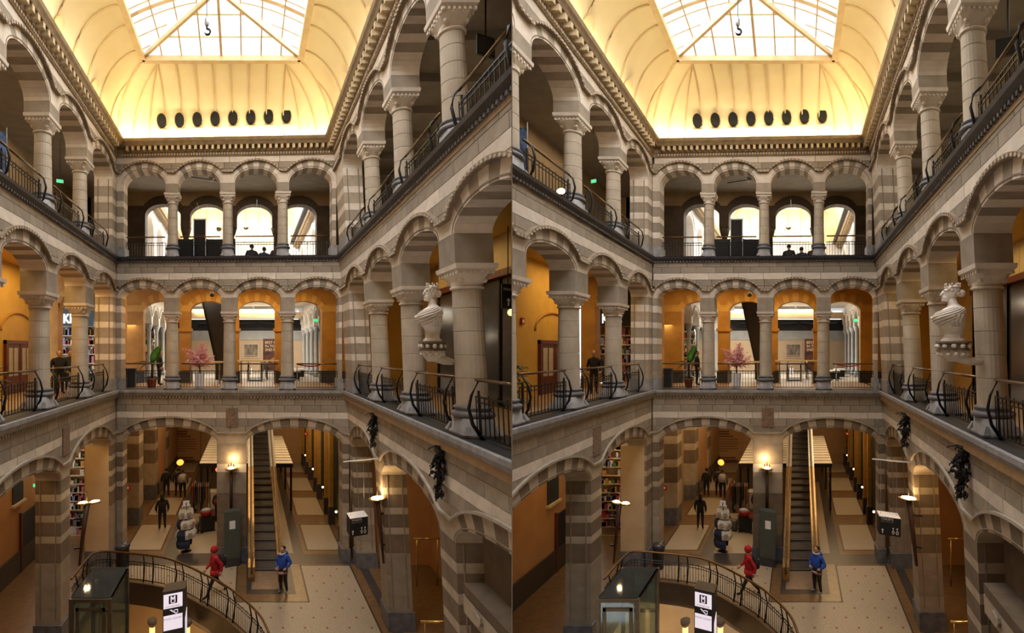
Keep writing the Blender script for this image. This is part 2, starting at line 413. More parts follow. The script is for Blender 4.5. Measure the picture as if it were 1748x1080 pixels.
def build_shell():
    # ---------------- ledges (string courses) and cornice
    led1 = [(0.02, 7.04), (-.08, 7.04), (-.11, 7.08), (-.15, 7.14), (-.19, 7.20), (-.19, 7.30), (-.1, 7.305), (0.02, 7.305)]
    led2 = [(0.02, 12.86), (-.07, 12.86), (-.10, 12.89), (-.15, 12.95), (-.17, 13.03), (1.0, 13.035), (1.0, 12.86)]
    N = 0
    Ymin = {'left': 6.0, 'right': 4.0}
    runs = [('back', fr_back, UL-0.9, UR+.9), ('left', fr_left, Ymin['left'], D+.5), ('right', fr_right, Ymin['right'], D+.3)]
    for nm, fr, s0, s1 in runs:
        N += 1
        l1 = moulding('trim_%d' % N, fr, led1, s0, s1, base_m)
        arch('ledge_top', MB().prism([(s0, 7.28), (s1, 7.28), (s1, 7.307), (s0, 7.307)], fr, -0.09, 1.0), mat('black_ledge_slate', (.014, .013, .014), (.01, .009, .01), 4, .6), l1)
        mb = MB(); n = int((s1-s0)/.14)
        for i in range(n):
            s = s0+.14*i; mb.prism([(s, 6.96), (s+.07, 6.96), (s+.07, 7.05), (s, 7.05)], fr, -.07, 0.0)
        arch('dentil_row', mb, bead_m if nm == 'right' else tan, l1, kind='stuff')
        N += 1
        l2 = moulding('trim_%d' % N, fr, led2, s0, s1, slate_d)
        mb = MB(); mb2 = MB()
        for i in range(n):
            s = s0+.14*i; mb.prism([(s, 12.80), (s+.07, 12.80), (s+.07, 12.87), (s, 12.87)], fr, -.07, 0.0)
        mb2.prism([(s0, 12.82), (s1, 12.82), (s1, 12.87), (s0, 12.87)], fr, -.05, .02)
        arch('dentil_row', mb, slate, l2, kind='stuff'); arch('frieze_band', mb2, slate_d, l2)
    cor = [(0.04, 17.35), (-.04, 17.35), (-.06, 17.5), (-.10, 17.52), (-.10, 17.72), (-.30, 17.74), (-.34, 17.82), (-.40, 17.9), (-.42, 18.02), (.4, 18.02), (.4, 17.35)]
    for nm, fr, s0, s1 in runs:
        N += 1
        c = moulding('trim_%d' % N, fr, cor, s0 if nm != 'back' else UL, s1 if nm != 'back' else uR(18), cornice_m)
        st = 0.245 if nm == 'back' else 0.33
        a0 = s0 if nm != 'back' else UL+.25; a1 = s1 if nm != 'back' else uR(18)-.1
        if nm != 'back': a1 = D-.4
        n = int((a1-a0)/st)
        for i in range(n):
            s = a1-st*i-.15
            arch('modillion', MB().prism([(s-st*.22, 17.56), (s+st*.22, 17.56), (s+st*.22, 17.73), (s-st*.22, 17.73)], fr, -.30, -.08), modil_m, c)
        mb = MB(); k = int((a1-a0)/.12)
        for i in range(k):
            s = a0+.12*i; mb.prism([(s, 17.40), (s+.06, 17.40), (s+.06, 17.48), (s, 17.48)], fr, -.09, -.03)
        arch('bead_row', mb, bead_m, c, kind='stuff')
    # ---------------- ground storey
    gc = [(5.4, 5.75, tan), (5.75, 6.08, tan), (6.08, 6.36, lite), (6.36, 6.66, tan), (6.66, 7.03, tan)]
    gs = dict(zs=5.02, b=.68, B=1.10, th0=math.radians(23), ztop=7.06, courses=gc, nv=13, hood='plain', hoodm=mat('grey_hood_stone', (.40, .345, .27), (.32, .27, .21), 4, .85))
    seq = [(.42, umber), (.22, pale2), (.42, umber), (.22, pale2), (.42, umber), (.22, pale2), (.6, umber), (.7, tan), (.7, tan), (.7, tan)]
    T = .78
    w_, zv, ed, Hs = arcade('wall_back_ground', fr_back, [-3.4, 1.96], a=2.05, A=2.25, T=T, s0=UL, s1=uR(5), mats=(pale2, umber), **gs)
    for (a_, b_, mid) in ed: stack(w_, fr_back, a_, b_, 0, 5.02, T, seq if not mid else [(.9, tan), (.35, lite), (.9, tan), (.9, umber)], .55)
    arch('carved_plaque', MB().prism([(-.97, 5.72), (-.45, 5.72), (-.45, 6.52), (-.97, 6.52)], fr_back, -.03, .03), mat('terracotta_relief', (.30, .2, .13), (.16, .1, .065), 14, .9, bump=1.0), w_)
    wl, zv, ed, Hl = arcade('wall_left_ground', fr_left, [18.4, 12.8, 7.2], a=2.4, A=2.68, T=T, s0=6.0, s1=21.5, mats=(pale2, umber), **gs)
    for (a_, b_, mid) in ed: stack(wl, fr_left, a_, b_, 0, 5.02, T if b_ < 21 else .1, seq, .62)
    arch('plaster_jamb', MB().prism([(20.8, .62), (21.45, .62), (21.45, 5.02), (20.8, 5.02)], fr_left, .1, 1.1), mat('cream_jamb_plaster', (.55, .40, .23), (.48, .34, .19), 1.5, .75), wl); arch('jamb_base', MB().prism([(20.75, 0), (21.45, 0), (21.45, .62), (20.75, .62)], fr_left, .12, 1.1), slate, wl)
    pm = MATS['terracotta_relief']
    for s in (15.6, 10.0):
        arch('carved_plaque', MB().prism([(s-.28, 5.75), (s+.28, 5.75), (s+.28, 6.6), (s-.28, 6.6)], fr_left, -.04, .03), pm, wl)
    wr, zv, ed, Hr = arcade('wall_right_ground', fr_right, [(18.7, .79), 13.57, 7.9], a=2.4, A=2.68, T=T, s0=4.0, s1=21.2, mats=(pale2, umber), **gs)
    for i, (a_, b_, mid) in enumerate(ed): stack(wr, fr_right, a_, b_, 0, 5.02, T, seq, .62)
    # ---------------- first gallery storey
    fc = [(11.5, 11.78, tan), (11.78, 12.05, tan), (12.05, 12.34, lite), (12.34, 12.6, tan), (12.6, 12.85, tan)]
    fs = dict(zs=11.27, b=.45, B=.80, th0=math.radians(21), ztop=12.88, courses=fc, nv=9)
    w1, zv, ed, _ = arcade('wall_back_first', fr_back, [-4.58, -2.1, .46, 2.92], a=.93, A=1.16, T=.7, s0=UL, s1=uR(11), mats=(lite, tan), zimp=10.67, **fs)
    pil = [(.33, tan), (.30, lite), (.42, tan), (.26, lite), (.42, tan), (.26, lite), (.42, tan), (.26, lite), (.5, tan), (.5, tan), (.5, tan)]
    for (a_, b_, mid) in ed:
        if not mid: stack(w1, fr_back, a_, b_, 7.3, 11.27, .7, pil, .5)
    cols1 = [(-4.58-2.1)/2, (-2.1+.46)/2, (.46+2.92)/2]
    for i, s in enumerate(cols1):
        column('first-floor gallery column on the end wall, '+['beside the banana plant', 'between the pink blossom tree and the black escalator', 'beside the food poster'][i], (s, YB(s)+.35, 7.31), 3.36, .265, .37, 'back', 'first-floor columns of the end wall')
    sf = dict(fs); sf.update(a=1.28, A=1.5)
    c1l = [18.0, 14.5, 11.2, 7.9]
    a1l = [19.75, 16.25, 12.85, 9.55]
    w1l, zv, ed, _ = arcade('wall_left_first', fr_left, a1l, T=.75, s0=7.9, s1=21.55, mats=(lite, tan), zimp=10.67, blocklen=.95, **sf)
    for (a_, b_, mid) in ed:
        if not mid and a_ > 20: stack(w1l, fr_left, a_, b_, 7.3, 11.27, .75, pil, .5)
    c1r = [16.8, 13.4, 10.0, 6.7]
    a1r = [18.45, 15.1, 11.7, 8.35, 5.05]
    w1r, zv, ed, _ = arcade('wall_right_first', fr_right, a1r, T=.75, s0=4.0, s1=21.2, mats=(lite, tan), zimp=10.67, blocklen=.95, **sf)
    for (a_, b_, mid) in ed:
        if not mid and a_ > 18: stack(w1r, fr_right, a_, b_, 7.3, 11.27, .75, pil, .5)
    for i, s in enumerate(c1l[:3]):
        column('first-floor gallery column opposite the bust, %s from the corner pilaster' % ordinal(i), (UL-.36, s, 7.31), 3.36, .29, .40, 'left', 'first-floor columns opposite the bust')
    for i, s in enumerate(c1r[:3]):
        column(['first-floor gallery column on the bust side, first from the corner pilaster', 'first-floor gallery column on the bust side, second from the corner pilaster', 'thick first-floor gallery column carrying the white marble bust'][i], (uR(7.31)+.36, s, 7.31), 3.36, .29, .40, 'right', 'first-floor columns on the bust side')
    # ---------------- second gallery storey
    tc = [(16.55, 16.82, tan), (16.82, 17.08, tan), (17.08, 17.36, lite), (17.36, 17.5, tan)]
    ts = dict(zs=16.2, b=.60, B=.92, th0=math.radians(29), ztop=17.5, courses=tc, nv=9)
    w2, zv, ed, _ = arcade('wall_back_second', fr_back, [-4.5, -2.13, .33, 2.66], a=.91, A=1.17, T=.7, s0=UL, s1=uR(16), mats=(lite, tan), zimp=15.83, **ts)
    for (a_, b_, mid) in ed:
        if not mid: stack(w2, fr_back, a_, b_, 13.03, 16.2, .7, pil[1:], .45)
    for i, s in enumerate([(-4.5-2.13)/2, (-2.13+.33)/2, (.33+2.66)/2]):
        column('upper gallery column on the end wall, '+['beside the black display panels', 'between the display panels and the seated people', 'right behind the seated people'][i], (s, YB(s)+.35, 13.03), 2.80, .22, .33, 'back', 'upper columns of the end wall')
    s2 = dict(ts); s2.update(a=1.28, A=1.6)
    c2l = [18.0, 14.75, 11.4, 8.1]; a2l = [19.65, 16.38, 13.08, 9.75]
    w2l, zv, ed, _ = arcade('wall_left_second', fr_left, a2l, T=.75, s0=8.1, s1=21.55, mats=(lite, tan), zimp=15.83, blocklen=.95, **s2)
    for (a_, b_, mid) in ed:
        if not mid and a_ > 20: stack(w2l, fr_left, a_, b_, 13.03, 16.2, .75, pil[1:], .45)
    c2r = [16.7, 13.4, 10.1, 6.9]; a2r = [18.35, 15.05, 11.75, 8.5, 5.25]
    w2r, zv, ed, _ = arcade('wall_right_second', fr_right, a2r, T=.75, s0=4.0, s1=21.2, mats=(lite, tan), zimp=15.83, blocklen=.95, **s2)
    for (a_, b_, mid) in ed:
        if not mid and a_ > 18: stack(w2r, fr_right, a_, b_, 13.03, 16.2, .75, pil[1:], .45)
    for i, s in enumerate(c2l[:3]):
        column('upper gallery column over the wall opposite the bust, %s from the corner pilaster' % ordinal(i), (UL-.36, s, 13.03), 2.80, .25, .37, 'left', 'upper columns opposite the bust')
    for i, s in enumerate(c2r):
        column('upper gallery column above the bust side, %s from the corner pilaster' % ordinal(i), (uR(13.03)+.36, s, 13.03), 2.80, .25, .37, 'right', 'upper columns above the bust side')
    # plain wall bands between the storeys (behind the ledges)
    for nm, fr, s0, s1 in runs:
        for za, zb_, dd in ((7.0, 7.28, .7), (12.8, 13.02, .7), (17.45, 18.0, .5)):
            struct('wall_%s_band' % nm, MB().prism([(s0, za), (s1, za), (s1, zb_), (s0, zb_)], fr, .06, dd), core_m)
    # ---------------- railings
    for i, (a_, b_) in enumerate([(UL+.35, cols1[0]-.4), (cols1[0]+.4, cols1[1]-.4), (cols1[1]+.4, cols1[2]-.4), (cols1[2]+.4, uR(8)-.3)]):
        railing('first-floor railing on the end wall in front of the '+['banana plant', 'pink blossom tree', 'escalator landing', 'white tiled walkway'][i], fr_back, a_, b_, 7.3, 'first-floor railings of the end wall', brackets=False, d=.35, step=.12)
    cc = [-3.315, -.9, 1.5]
    for i, (a_, b_) in enumerate([(UL+.35, cc[0]-.33), (cc[0]+.33, cc[1]-.33), (cc[1]+.33, cc[2]-.33), (cc[2]+.33, uR(14)-.3)]):
        railing('upper railing on the end wall '+['beside the corner away from the bust side', 'in front of the black display panels', 'behind the seated people', 'beside the corner on the bust side'][i], fr_back, a_, b_, 13.03, 'upper railings of the end wall', hgt=.95, brackets=False, d=.35, step=.12)
    for nm, fr, cs, z0, hg, lab in (('l1', fr_left, [21.0]+c1l, 7.3, 1.14, 'first-floor railing opposite the bust'), ('r1', fr_right, [20.2]+c1r+[4.2], 7.3, 1.14, 'first-floor railing on the bust side'),
                              ('l2', fr_left, [21.0]+c2l, 13.03, 1.0, 'upper railing above the wall opposite the bust'), ('r2', fr_right, [20.2]+c2r+[4.2], 13.03, 1.0, 'upper railing above the bust side')):
        for i in range(len(cs)-1):
            railing(lab+', '+ordinal(i)+' bay from the corner', fr, cs[i+1]+.48, cs[i]-.48, z0, lab+' bays', hgt=hg, step=.16, d=.22, bulge=.2)

def build_ceiling():
    z0, zt, ins, insy = 18.02, 20.1, 1.63, 2.3
    ul, ur, yb = UL+.06, uR(18)-.02, D-.1
    ys = 3.0
    def e(t): return (1-math.cos(t)), math.sin(t)
    n = 10
    prof = [(e(PI/2*i/n)) for i in range(n+1)]
    # cove surfaces: end, left, right (mitred)
    c = root('ceiling', (-.9, 12, z0), 'structure')
    mb = MB(); mb.loft([[(ul+ins*p, yb-insy*p, z0+(zt-z0)*q), (ur-ins*p, yb-insy*p, z0+(zt-z0)*q)] for p, q in prof], caps=False, closed=False)
    arch('cove_panel', mb, cove_m, c, True)
    for sgn, u0 in ((1, ul), (-1, ur)):
        mb = MB(); mb.loft([[(u0+sgn*ins*p, ys, z0+(zt-z0)*q), (u0+sgn*ins*p, yb-insy*p, z0+(zt-z0)*q)] for p, q in prof], caps=False, closed=False)
        arch('cove_panel', mb, cove_m, c, True)
    # ribs
    def rib(pts, w_=.045): arch('cove_rib', MB().tube(pts, w_, 5), rib_m, c, True)
    off = .03
    us = [ul+(ur-ul)*i/13 for i in range(1, 13)]
    for i, u in enumerate(us):
        pts = []
        for p, q in prof:
            uu = max(ul+ins*p, min(ur-ins*p, u))
            if i in (0, 1, 10, 11): uu = u+(p*ins*(1 if u < -1 else -1))*(1-.5*(i in (1, 10)))
            pts.append((uu, yb-insy*p-off*(1-p), z0+(zt-z0)*q-off*p))
        rib(pts, .03)
    for sgn, u0 in ((1, ul), (-1, ur)):
        rib([(u0+sgn*(ins*p+.02), yb-insy*p-.02, z0+(zt-z0)*q-.02) for p, q in prof], .045)
        for j in range(11):
            y = yb-1.0-j*1.45
            pts = []
            for p, q in prof:
                yy = min(y-(.0 if j > 2 else .5*p), yb-insy*p); pts.append((u0+sgn*(ins*p+off*(1-p)), yy, z0+(zt-z0)*q-off*p))
            rib(pts, .032)
    # round vents in the end cove
    t = .315; p, q = e(t)
    vent = mat('vent_black', (.012, .011, .01), (.006, .006, .006), 4, .9)
    for i in range(8):
        x = 277+30.2*i; yy = 209-1.2*i
        Y = yb-insy*p; u, _, z = px(x, yy, Y)
        o = root('round_vent', (u, Y-.02, z-.28)); tag(o, 'black oval air vent low in the end cove, %s counted from the bust side' % (['eighth', 'seventh', 'sixth', 'fifth', 'fourth', 'third', 'second', 'first'][i]), 'vent', 'row of oval vents in the cove')
        tl = .36
        def disc(rx, rz, d0, d1, u=u, z=z, Y=Y):
            N = 18
            poly = [(rx*math.cos(2*PI*i/N), rz*math.sin(2*PI*i/N)) for i in range(N)]
            return MB().prism(poly, lambda a, d, b: (u+a, Y+d-b*tl, z+b), d0, d1)
        arch('vent_opening', disc(.20, .27, -.16, .02), vent, o)
        N = 18
        rg = MB().tube([(u+.215*math.cos(2*PI*i/N), Y-.13-.285*math.sin(2*PI*i/N)*tl, z+.285*math.sin(2*PI*i/N)) for i in range(N+1)], .028, 5)
        arch('vent_rim', rg, rib_m, o, True)
        sh = MB().loft([[(u-.2, Y-.10, z-.33), (u+.2, Y-.10, z-.33), (u+.22, Y+.05, z-.33), (u-.22, Y+.05, z-.33)], [(u-.05, Y-.03, z-.52), (u+.05, Y-.03, z-.52), (u+.06, Y+.1, z-.52), (u-.06, Y+.1, z-.52)]])
        arch('vent_bracket', sh, cove_m, o)
    for sgn, u0, ylist in ((1, ul, (18.0, 14.6, 11.2)), (-1, ur, (17.6, 14.2, 10.8))):
        for y in ylist:
            uu = u0+sgn*ins*p
            poly = [(.22*math.cos(2*PI*i/16), .27*math.sin(2*PI*i/16)) for i in range(16)]
            o = root('blind_vent', (uu, y, z0+.25)); tag(o, 'shallow plaster roundel in the side cove '+('over the bust side, ' if sgn < 0 else 'opposite the bust, ')+ordinal(ylist.index(y))+' from the end', 'vent', 'side cove roundels')
            arch('roundel', MB().prism(poly, lambda a, d, b: (uu+sgn*(d+b*.45), y+a*1.2, z0+.5+b), 0, .06), rib_m, o)
    # skylight frame and glass
    sl, sr, sy = ul+ins, ur-ins, yb-insy
    f = root('skylight_frame', ((sl+sr)/2, 12, zt)); tag(f, 'painted steel frame of the long glazed skylight with hip rafters', 'skylight')
    for p, q in (((sl, sy, zt), (sr, sy, zt)), ((sl, ys, zt), (sl, sy, zt)), ((sr, ys, zt), (sr, sy, zt))):
        arch('curb_beam', MB().bar(p, q, .22, .20), frame_m, f); 
    rise = .85; uc = (sl+sr)/2; yh = 16.6; hw = (sr-sl)/2
    def zb(u): x = (u-uc)/hw; return zt+.08+rise*(1-abs(x)**1.8)
    arch('hip_rafter', MB().bar((sl, sy, zt+.08), (uc, yh, zt+.08+rise), .11, .14), frame_m, f)
    arch('hip_rafter', MB().bar((sr, sy, zt+.08), (uc, yh, zt+.08+rise), .11, .14), frame_m, f)
    for y in (yh+.1, 13.6, 10.6, 7.6, 4.6):
        arch('arched_rafter', MB().tube([(sl+(sr-sl)*i/12, y, zb(sl+(sr-sl)*i/12)) for i in range(13)], .075, 4), frame_m, f)
    arch('ridge_bar', MB().bar((uc, ys, zb(uc)), (uc, yh, zb(uc)), .08), frame_m, f)
    nb = 8
    def ze(y): return zt+.08+rise*(sy-y)/(sy-yh)
    for i in range(1, nb):
        u = sl+(sr-sl)*i/nb; x = 1-abs(u-uc)/hw; yt = sy-(sy-yh)*x
        arch('glazing_bar', MB().bar((u, sy, zt+.08), (u, yt, ze(yt)), .05 if i != 4 else .09), frame_m, f)
    for j in (1, 2):
        y = sy-(sy-yh)*j/3; k = 1-j/3
        arch('glazing_bar', MB().bar((uc-hw*k, y, ze(y)), (uc+hw*k, y, ze(y)), .045), frame_m, f)
    for sgn in (-1, 1):
        for i in range(1, 4):
            u = uc+sgn*hw*i/4; ye = sy-(sy-yh)*(1-i/4)
            arch('glazing_bar', MB().bar((u, ys, zb(u)), (u, ye, zb(u)), .045), frame_m, f)
        for j in range(22):
            y = sy-.45-j*.72
            pts = []
            for i in range(9):
                u = uc+sgn*hw*(1-i/8)
                if y > sy-(sy-yh)*(1-abs(u-uc)/hw)+.01: continue
                pts.append((u, y, zb(u)))
            if len(pts) > 1: arch('glazing_bar', MB().tube(pts, .026, 4), frame_m, f)
    # glass panes
    for i in range(nb):
        u0_, u1_ = sl+(sr-sl)*i/nb, sl+(sr-sl)*(i+1)/nb
        def yt(u): return sy-(sy-yh)*(1-abs(u-uc)/hw)
        arch('glass_pane', MB().add([(u0_, sy, zt+.1), (u1_, sy, zt+.1), (u1_, yt(u1_), ze(yt(u1_))+.02), (u0_, yt(u0_), ze(yt(u0_))+.02)], [(0, 1, 2, 3)]), sky_glass, f)
    for sgn in (-1, 1):
        for i in range(4):
            ua, ub = uc+sgn*hw*i/4, uc+sgn*hw*(i+1)/4
            ya, yb2 = sy-(sy-yh)*(1-i/4), sy-(sy-yh)*(1-(i+1)/4)
            arch('glass_pane', MB().add([(ua, ys, zb(ua)+.02), (ub, ys, zb(ub)+.02), (ub, yb2, zb(ub)+.02), (ua, ya, zb(ua)+.02)], [(0, 1, 2, 3)]), sky_glass, f)
    # roof deck over cove
    # hanging hook
    hk = root('hoist_hook', (-1.3, 15.6, 19.1)); tag(hk, 'black hoist hook hanging on a thin cable below the skylight', 'hook')
    u, y, z = px(353, 45, 15.6)
    arch('cable', MB().tube([(u, y, z+.2), (u, y, 20.8)], .012, 5), iron, hk)
    arch('block', MB().lathe([(.03, z+.28), (.07, z+.22), (.07, z+.06), (.04, z+.0)], (u, y), 10), mat('steel_grey', (.35, .35, .37), (.25, .25, .27), 5, .4, metal=.7), hk, True)
    arch('hook', MB().tube([(u, y, z+.02), (u, y, z-.08)]+[(u+.02+.09*math.sin(a), y, z-.17+.09*math.cos(a)) for a in [i*.45 for i in range(0, 11)]], [.03]*2+[.034]*9+[.02, .012], 6), iron, hk, True)
    # cove lamps behind the cornice
    L = sy
    for sgn, u0 in ((1, ul), (-1, ur)):
        a = H.P(u0+sgn*(-.05)+sgn*.25, (ys+yb)/2, 18.12)
        ang = math.atan2(-H.k, 1)
        ln = (yb-ys)*math.sqrt(1+H.k**2)
        o = sun_area('cove_lamp', a, .16, ln, 100, COVE, (PI, 0, 0))
        o.rotation_euler = Matrix.Rotation(ang, 4, 'Z').to_euler(); o.rotation_euler = (Matrix.Rotation(ang, 3, 'Z') @ Matrix.Rotation(PI+sgn*.5, 3, 'Y')).to_euler()
    a = H.P((ul+ur)/2, yb-.22, 18.12)
    o = sun_area('cove_lamp', a, ur-ul-.4, .14, 64, COVE, (PI-.45, 0, 0))
# ------------------------------------------------------------------ floors, aisles, galleries, rooms beyond
OPEN = [(-5.6, 19.55), (-4.83, 19.42), (-4.0, 19.22), (-3.19, 18.93), (-2.3, 18.26), (-1.37, 17.33), (-.8, 16.7), (-.3, 15.98), (.26, 14.95), (.5, 14.1), (.62, 13.2), (.66, 12.0), (.66, 9.0)]
def yo(u):
    if u <= OPEN[0][0]: return OPEN[0][1]
    for (a, y0), (b, y1) in zip(OPEN, OPEN[1:]):
        if a <= u <= b and b > a: return y0+(y1-y0)*(u-a)/(b-a)
    return 4.0
cream = mat('cream_wall_paint', (.66, .50, .30), (.58, .43, .25), 1.5, .7)
white_w = mat('white_stone', (.80, .76, .70), (.72, .67, .6), 2, .7)
grey_w = mat('grey_plaster', (.45, .46, .46), (.38, .39, .4), 2, .7)
dark_v = mat('dark_void_paint', (.02, .021, .024), (.012, .012, .014), 2, .7)
parq = mat('brown_gallery_floor', (.32, .2, .1), (.24, .145, .07), 4, .45)
wood_r = mat('red_brown_wood', (.15, .028, .012), (.09, .016, .008), 6, .4, stretch=(1, 1, .2))
tube_m = mat('fluorescent_tube', (1, .95, .85), None, 2, .5, emit=(1.0, .84, .6), es=9.0)
exit_m = mat('exit_sign_green', (.02, .5, .2), None, 5, .5, emit=(.04, .9, .25), es=.7)
bulb_m = mat('warm_bulb', (1, .8, .5), None, 2, .5, emit=(1.0, .68, .3), es=14)

def slabs(name, pts, z0, z1, m, parent=None):
    """pts: list of boxes (u0,u1,y0,y1)"""
    mb = MB()
    for a in pts: mb.box(a[0], a[1], a[2], a[3], z0, z1)
    return struct(name, mb, m, parent)

def build_floor():
    # ground floor with the curved well to the basement
    mb = MB()
    top = []
    us = [o[0] for o in OPEN[:11]]
    front = [(-5.6, 4.0)]
    poly = [(-9.4, 4.0), (-5.6, 4.0)]+OPEN[:12]+[(.66, 4.0), (8.0, 4.0), (8.0, 22.2), (-9.4, 22.2)]
    mb.prism(poly, lambda a, d, b: (a, b, d), 0.0, -.45)
    fl = struct('floor', mb, brown_f)
    slabs('floor_passage', [(-11, 8, 22.19, 41)], -.3, 0, brown_f)
    # fascia of the well
    mb = MB(); pts = OPEN[:12]
    mb.loft([[(u, y-.03, -.01), (u, y-.03, -.85), (u, y-.01, -.85), (u, y-.01, -.01)] for u, y in pts])
    arch('well_fascia', mb, mat('dark_fascia', (.03, .022, .016), (.02, .014, .01), 3, .5), fl)
    # terrazzo: strips behind the well, round the escalator mat
    mb = MB()
    xs = [-5.1+i*.25 for i in range(19)]+[-.44]
    rows = [(u, max(yo(u)+.3, 4)) for u in xs]
    mb.prism(rows+[(-.44, 20.83), (-5.1, 20.83)], lambda a, d, b: (a, b, d), .0, .006)
    arch('terrazzo_panel', mb, terr, fl)
    rows = [(-.44, yo(-.44)+.3), (-.1, yo(-.1)+.3), (.26, yo(.26)+.3), (.6, 14.0), (.95, 13.0), (.98, 4.0)]
    arch('terrazzo_panel', MB().prism(rows+[(4.22, 4.0), (4.22, 20.83), (2.15, 20.83), (2.15, 17.84), (-.44, 17.84)], lambda a, d, b: (a, b, d), 0, .006), terr, fl)
    def frame(u0, u1, y0, y1, w_, m, z=.005):
        f = MB(); f.box(u0-w_, u1+w_, y0-w_, y0, 0, z); f.box(u0-w_, u1+w_, y1, y1+w_, 0, z); f.box(u0-w_, u0, y0, y1, 0, z); f.box(u1, u1+w_, y0, y1, 0, z)
        return arch('inlay_line', f, m, fl)
    f = MB(); f.box(-.49, -.44, 17.79, 20.88, 0, .008); f.box(-.49, 2.2, 17.79, 17.85, 0, .008); f.box(2.14, 2.2, 17.79, 20.88, 0, .008); f.box(2.14, 4.27, 20.83, 20.9, 0, .008); f.box(4.22, 4.28, 4, 20.9, 0, .008); f.box(-5.15, -.44, 20.83, 20.9, 0, .008)
    arch('inlay_line', f, line_f, fl)
    arch('floor_strip', MB().box(4.6, 4.95, 4, 21, 0, .004), dark_f, fl)
    arch('floor_strip', MB().box(-5.6, 4.6, 21.0, 22.0, 0, .004), dark_f, fl)
    # dark mat frame at the escalator foot
    arch('floor_strip', MB().box(-.08, 1.76, 18.42, 21.2, 0, .005), dark_f, fl)
    arch('comb_plate', MB().box(.12, 1.42, 18.75, 20.3, .0, .012), mat('worn_steel_plate', (.34, .24, .16), (.26, .18, .12), 4, .35, metal=.3), fl)
    # red tile dots
    d = MB()
    for j in range(14):
        for i in range(14):
            u = -5+i*.72+(.36 if j % 2 else 0); y = 20.5-j*.62
            if y < yo(u)+.4 or u > 4.1 or (-.5 < u < 2.25 and y > 17.7): continue
            d.box(u-.035, u+.035, y-.045, y+.045, .004, .009)
    arch('inlay_dots', d, mat('red_inlay_tile', (.23, .06, .03), (.18, .045, .02), 5, .5), fl, kind='stuff')
    fp = [o for o in bpy.data.objects if o.name.startswith('floor_passage') and WL[o.name].x*(1 if H.i else -1) > 0][-1]
    # passage panels
    for k in range(4):
        y0 = 22.5+4.75*k
        for u0, u1 in ((2.68, 4.15), (-5.5, -3.98)):
            arch('terrazzo_panel', MB().box(u0, u1, y0, y0+3.2, 0, .006), terr, fp)
            f = MB(); w_ = .07
            f.box(u0-w_, u1+w_, y0-w_, y0, 0, .005); f.box(u0-w_, u1+w_, y0+3.2, y0+3.2+w_, 0, .005); f.box(u0-w_, u0, y0, y0+3.2, 0, .005); f.box(u1, u1+w_, y0, y0+3.2, 0, .005)
            arch('inlay_line', f, line_f, fp)
    arch('floor_strip', MB().box(-3.75, 2.45, 21.9, 40, 0, .003), dark_f, fp)
    arch('terrazzo_panel', MB().box(-3.15, -.9, 22.1, 27.5, 0, .006), terr, fp)
    arch('terrazzo_panel', MB().box(1.6, 2.0, 22.1, 34, 0, .006), terr, fp)

